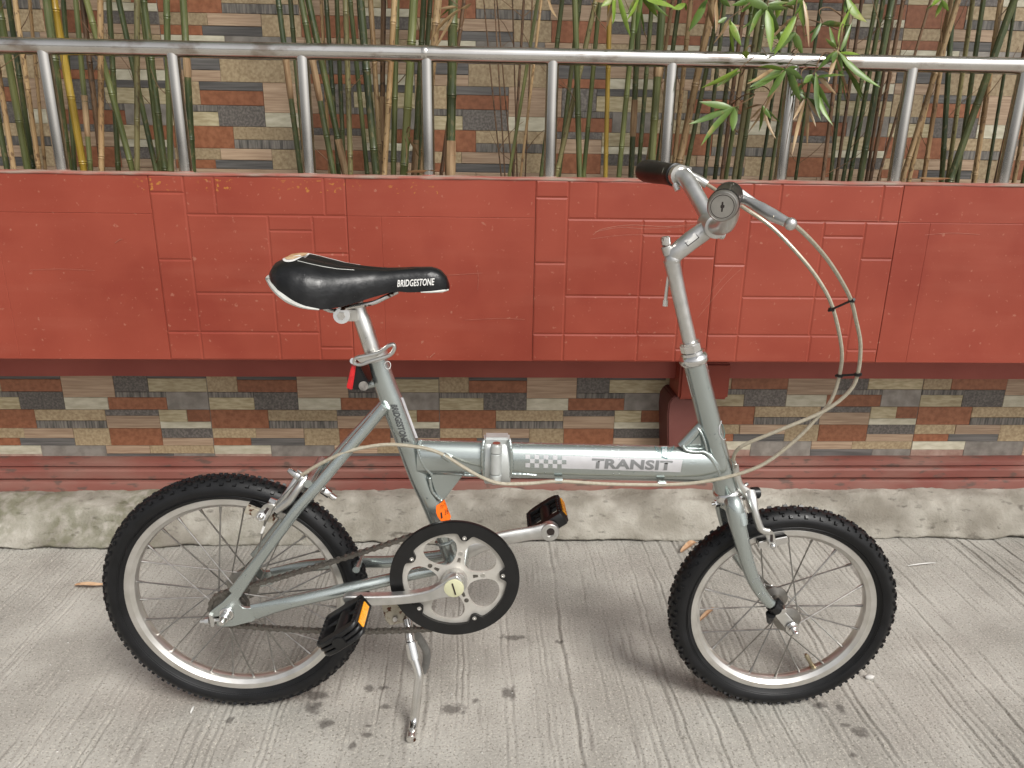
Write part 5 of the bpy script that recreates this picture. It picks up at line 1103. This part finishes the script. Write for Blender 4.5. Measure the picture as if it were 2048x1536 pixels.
def lerp4(q, x, y):   # q: tl,tr,br,bl in pixels; y up
    tl, tr, br, bl = q; t = (tl[0]+(tr[0]-tl[0])*x, tl[1]+(tr[1]-tl[1])*x); b = (bl[0]+(br[0]-bl[0])*x, bl[1]+(br[1]-bl[1])*x)
    return b[0]+(t[0]-b[0])*y, b[1]+(t[1]-b[1])*y
def grid_on(q, nx_, ny_, fn, lift, nm, m_, parent, x0=0, x1=1, y0=0, y1=1):
    mb = MB()
    for i in range(nx_+1):
        for j in range(ny_+1): mb.v.append(tuple(fn(*lerp4(q, x0+(x1-x0)*i/nx_, y0+(y1-y0)*j/ny_), lift)))
    mb.f += [(i*(ny_+1)+j, (i+1)*(ny_+1)+j, (i+1)*(ny_+1)+j+1, i*(ny_+1)+j+1) for i in range(nx_) for j in range(ny_)]
    return mb.build(nm, m_, parent)
DQ = ((1051, 909), (1365, 919.5), (1361, 944.5), (1051, 934.5))
grid_on(DQ, 24, 8, main_surf, .0005, 'decal_panel', MT['decal'], o_main, .262, 1)
chk = MB()
for cx_ in range(9):
    for cy_ in range(3):
        if (cx_+cy_) % 2 == 0:
            x0, x1, y1, y0 = cx_*.0291, (cx_+1)*.0291, 1-cy_/3, 1-(cy_+1)/3
            o = len(chk.v)
            for i in range(3):
                for j in range(3): chk.v.append(tuple(main_surf(*lerp4(DQ, x0+(x1-x0)*i/2, y0+(y1-y0)*j/2), .0005)))
            chk.f += [(o+i*3+j, o+(i+1)*3+j, o+(i+1)*3+j+1, o+i*3+j+1) for i in range(2) for j in range(2)]
chk.build('decal_checkers', MT['decal'], o_main)
TQ = ((1184, 916.5), (1346, 921.5), (1343, 941), (1182, 937))
text_mesh('TRANSIT', lambda x, y: main_surf(*lerp4(TQ, x, y), .0009), 'lettering', MT['decal_dark'], o_main, bold=.042)
# round green emblem with a ribbon
emb = MB()
def arcpx(cx, cy, rx, ry, a0, a1, w_):
    n_ = 20
    for i in range(n_):
        t0, t1 = a0+(a1-a0)*i/n_, a0+(a1-a0)*(i+1)/n_; o = len(emb.v)
        for t, k_ in ((t0, 1), (t1, 1), (t1, w_), (t0, w_)): emb.v.append(tuple(main_surf(cx+rx*k_*math.cos(t), cy+ry*k_*math.sin(t), .0006)))
        emb.f.append((o, o+1, o+2, o+3))
arcpx(1329, 887, 20, 22, rad(12), rad(168), .92); arcpx(1329, 887, 16, 18, rad(15), rad(165), .95)
emb.build('emblem', MT['decal_green'], o_main)
RQ = ((1323, 893), (1334.5, 893), (1334.5, 919), (1323, 914.5))
grid_on(RQ, 4, 8, main_surf, .0007, 'emblem_ribbon_edge', MT['decal_green'], o_main); grid_on(((1325, 893), (1333, 893), (1333, 916), (1325, 912.5)), 4, 8, main_surf, .0010, 'emblem_ribbon', MT['decal'], o_main)
text_mesh('ASH', lambda x, y: main_surf(1331.6-y*5.2, 892.5+x*19, .0013), 'lettering', MT['decal_green'], o_main, bold=.02)
def seat_surf(px, py, lift):
    d = .017
    for _ in range(6):
        p = B(px, py, d); best = None
        for i in range(len(STs)-1):
            a, b = STs[i], STs[i+1]; t = max(0, min(1, (p-a).dot(b-a)/(b-a).length_squared)); q = a+(b-a)*t; e = (p-q); e = e-N*e.dot(N); l = e.length
            if best is None or l < best[0]: best = (l, STr[i]+(STr[i+1]-STr[i])*t)
        k = min(.985, best[0]/best[1]); d = best[1]*math.sqrt(1-k*k)
    return B(px, py, d+lift)
SQ = ((780.5, 809), (803.5, 887), (817.5, 884), (793.5, 808))      # reading down the tube: tl.. in letter space
def seat_text(x, y):
    a = (780.5+(804-780.5)*x, 809.5+(887-809.5)*x); b = (794+(818-794)*x, 808+(884.5-808)*x); return seat_surf(a[0]+(b[0]-a[0])*y, a[1]+(b[1]-a[1])*y, .0006)
text_mesh('BRIDGESTONE', seat_text, 'lettering', MT['print_dark'], o_seat_tube, shear=.18, bold=.035)
def saddle_text(x, y):
    s = (fu(B(795+74*x, 568, .022))[0]-U0)/SL; z = fu(B(833, 573.5-13.5*y-3.0*x, .022))[1]
    lo_, hi_ = 0.0, 1.0
    for _ in range(24):
        m_ = (lo_+hi_)/2
        if fu(S(s, m_))[1] > z: lo_ = m_
        else: hi_ = m_
    return S(s, lo_, .0006)
text_mesh('BRIDGESTONE', saddle_text, 'lettering', MT['white'], sad, shear=.2, bold=.02)
# orange inspection sticker on the seat tube
op = [(873, 1011), (878, 1008), (884, 1004), (888, 998), (889.5, 1001), (893, 1010), (896, 1019), (899.5, 1027), (902, 1033), (900, 1039), (895, 1043), (890, 1046.5), (886, 1046), (880, 1040), (875, 1033), (872.5, 1026), (872, 1018)]
om = MB(); cxo, cyo = 886, 1024
rings = [0, .35, .7, 1]
om.v.append(tuple(seat_surf(cxo, cyo, .0006)))
for k_ in rings[1:]:
    for x, y in op: om.v.append(tuple(seat_surf(cxo+(x-cxo)*k_, cyo+(y-cyo)*k_, .0006)))
n_ = len(op); om.f += [(0, 1+i, 1+(i+1) % n_) for i in range(n_)]
for r_ in range(2): om.f += [(1+r_*n_+i, 1+r_*n_+(i+1) % n_, 1+(r_+1)*n_+(i+1) % n_, 1+(r_+1)*n_+i) for i in range(n_)]
stk = om.build('orange_sticker', MT['orange'], o_seat_tube)
def stt(px, py, w_, h_, an):
    ca, sa = math.cos(rad(an)), math.sin(rad(an)); return lambda x, y: seat_surf(px+w_*x*ca+h_*y*sa*.45-h_*y*.28, py-w_*x*sa-h_*y, .0010)
text_mesh('1', stt(882, 1037.5, 3.6, 12, 24), 'lettering', MT['ink'], o_seat_tube, bold=.0); text_mesh('36', stt(889.5, 1031, 8.5, 12, 30), 'lettering', MT['ink'], o_seat_tube, bold=.0)
text_mesh('72/92', stt(880.5, 1018.5, 12, 6.5, 30), 'lettering', MT['ink'], o_seat_tube, bold=.0)
# pale outlined panel on the front of the seat tube, head badge outline
pm = MB()
for i in range(13):
    for j in range(3):
        t = i/12; x = 806.5+(836-806.5)*t; y = 795+(876-795)*t; pm.v.append(tuple(seat_surf(x-(2-j)*2.0*1.3, y, .0005)))
pm.f += [(i*3+j, (i+1)*3+j, (i+1)*3+j+1, i*3+j+1) for i in range(12) for j in range(2)]
pm.build('tube_decal', MT['decal'], o_seat_tube)
def head_patch(px, py, lift=.0006):
    d = .017
    for _ in range(6):
        p = B(px, py, d); e = p-HT0; e = e-HD*e.dot(HD); l = (e-N*e.dot(N)).length; k = min(.985, l/.0178); d = .0178*math.sqrt(1-k*k)
    return B(px, py, d+lift)
hb_pts = [(1443, 842), (1439, 853), (1438, 864), (1441, 873), (1446, 879), (1451, 878)]
MB().tube(catmull([head_patch(*q) for q in hb_pts], 4), .0008, 6).build('badge_outline', MT['decal'], o_head)
MB().tube(catmull([head_patch(*q) for q in ((1443, 846), (1447, 856), (1449.5, 868), (1447, 876))], 3), .0006, 6).build('badge_line', MT['decal_green'], o_head)
hl = MB()
for i in range(9):
    for j in range(2): hl.v.append(tuple(head_patch(1372.8+11*i/8+j*1.6, 752+42*i/8, .0005)))
hl.f += [(i*2, i*2+1, i*2+3, i*2+2) for i in range(8)]; hl.build('head_decal', MT['white'], o_head)
lg_pts = [(772, 724), (777, 723), (781, 728), (780, 736), (775, 738), (770, 734), (769, 728), (772, 724)]
MB().tube(catmull([seat_surf(x, y, .0004) for x, y in lg_pts], 3), .0006, 5).build('tube_emblem', MT['white'], o_seat_tube)
# --- rain drops clinging to the paint
dr_ = MB(); rr = random.Random(3)
def drop(p, nr, r): 
    t1 = nr.orthogonal().normalized(); t2 = nr.cross(t1); dr_.ball(p, r, 6, 4, (1, 1, .55), (t1, t2, nr))
def rain(pts, rr_, n_, el=None):
    for _ in range(n_):
        i = rr.randrange(len(pts)-1); t = rr.random(); p = pts[i].lerp(pts[i+1], t); ax = (pts[i+1]-pts[i]).normalized(); b = N.cross(ax).normalized()
        if b.z < 0: b = -b
        ph = rr.uniform(-.5, 1.75); ra, rb2 = (rr_ if isinstance(rr_, tuple) else (rr_, rr_))
        q = p + N*(ra*math.cos(ph)) + b*(rb2*math.sin(ph)); nr = (N*(math.cos(ph)/ra)+b*(math.sin(ph)/rb2)).normalized(); drop(q, nr, rr.choice((.0006, .0007, .0009, .0012, .0016)))
rain([MTP[0].lerp(MTP[-1], .25), MTP[-2]], (MTA, MTB), 150); rain(STs[8:], .0174, 60); rain([HT0, HT1], .0178, 70); rain(fork_path(1)[1:-1], .0118, 50); rain(cs[1:], .0110, 50); rain(ss, .0090, 40)
rain(hbf[2:6], .0124, 30); rain(kn, .0140, 14); rain([sp0+spd*.03, sp1], .0128, 20)
for _ in range(90): s, t = rr.uniform(.03, .95), rr.uniform(-.5, .95); drop(S(s, t), (S(s, t, .001)-S(s, t)).normalized(), rr.choice((.0006, .0008, .0011)))
kind(dr_.build('rain_drops', MT['water'], bk), 'stuff')
# ------------------------------------------------------------------ litter
def litter(name, label, cat, px, wd, m_, curl=.004, group=None, lift=.002):
    """a dry blade lying on the ground through photo points"""
    pts = catmull([G(x, y, .003) for x, y in px], 4); n = len(pts); mb = MB()
    for i, p in enumerate(pts):
        t = i/(n-1); d = (pts[min(i+1, n-1)]-pts[max(i-1, 0)]).normalized(); s = d.cross(Z_).normalized(); h = wd*.5*(math.sin(math.pi*min(.97, .06+t*.94))**.6)
        z = lift+curl*math.sin(t*math.pi); mb.v += [tuple(p-s*h+Z_*(z+h*.5)), tuple(p+Z_*z), tuple(p+s*h+Z_*(z+h*.5)), tuple(p+Z_*(z-.0012))]
    for i in range(n-1):
        for j in range(4): mb.f.append((i*4+j, (i+1)*4+j, (i+1)*4+(j+1) % 4, i*4+(j+1) % 4))
    o = mb.build(name, m_, None, base=tuple(pts[0])); return tag(o, label, cat, group)
MT['peach'] = mat('dry_sheath_peach', (.36, .20, .105), .75, c2=(.50, .34, .21), scale=60, bump=.2)
litter('dry_sheath', 'pointed peach dry bamboo sheath on the pavement left of the rear tyre', 'dry leaf', [(149, 1172), (170, 1173), (190, 1174), (214, 1171)], .014, MT['peach'], .003)
litter('dry_leaf', 'curled orange brown leaf on the pavement behind the front tyre', 'dry leaf', [(1362, 1106), (1375, 1101), (1386, 1093), (1394, 1088)], .018, MT['peach'], .010)
litter('dry_leaf', 'pale strip of dry leaf seen through the front wheel spokes', 'dry leaf', [(1397, 1245), (1409, 1236), (1420, 1226), (1428, 1217)], .010, MT['peach'], .004)
litter('straw', 'pale straw lying on the pavement right of the front wheel', 'straw', [(1816, 1133), (1845, 1130), (1871, 1127)], .004, MT['white'], .001)
litter('straw', 'short straw on the pavement behind the rear wheel beside the seat stay', 'straw', [(510, 1079), (520, 1075), (531, 1069)], .006, MT['leaf_dry'], .002)
litter('straw', 'small pale scrap on the pavement in front of the rear tyre', 'straw', [(382, 1428), (386, 1422), (388, 1414)], .004, MT['white'], .002)
rr = random.Random(11)
def pebble(px, py, r, label, m_, grp=None):
    g = G(px, py, 0); mb = MB(); mb.ball(V((0, 0, 0)), r, 8, 6, (1.5, .8, .7)); mb.v = [tuple(V(v)*(1+.25*noise.noise(V(v)*300+V((px, py, 0))))+g+V((0, 0, r*.5))) for v in mb.v]
    o = mb.build('pebble', m_, None, base=tuple(g), sharp=80); return tag(o, label, 'pebble', grp)
pebble(1738, 1357, .0065, 'white pebble on the pavement beside the front tyre', MT['stone'])
gravel = MB()
for _ in range(240):
    px, py = rr.uniform(-40, 2090), rr.uniform(1085, 1540); g = G(px, py, 0); r = rr.choice((.0006, .0008, .001, .0014)); o_ = len(gravel.v)
    gravel.ball(g+V((0, 0, r*.3)), r, 5, 3, (rr.uniform(.8, 1.6), 1, .8))
go = gravel.build('grit', MT['stone']); kind(go, 'stuff'); go['label'] = 'fine pale grit scattered over the pavement'; go['category'] = 'grit'
# dry leaves caught on the planter rim
def rim_leaf(label, px, wd):
    pts = [P(x, y, PY+dy) for x, y, dy in px]
    for p in pts: p.z = max(p.z, PZ1+.005)
    mb = MB(); leaf(mb, pts[0], pts[1], wd, 0, int(px[0][0])); o = mb.build('dry_leaf', MT['leaf_dry'], None, base=tuple(pts[0]), sharp=80); tag(o, label, 'dry leaf')
rim_leaf('long pale dry leaf on the planter rim right of the eighth railing post', [(1838, 355, .02), (1905, 359, .03)], .008)
rim_leaf('pale dry leaf on the planter rim just left of the fourth railing post', [(812, 348, .03), (874, 338, .03)], .009)
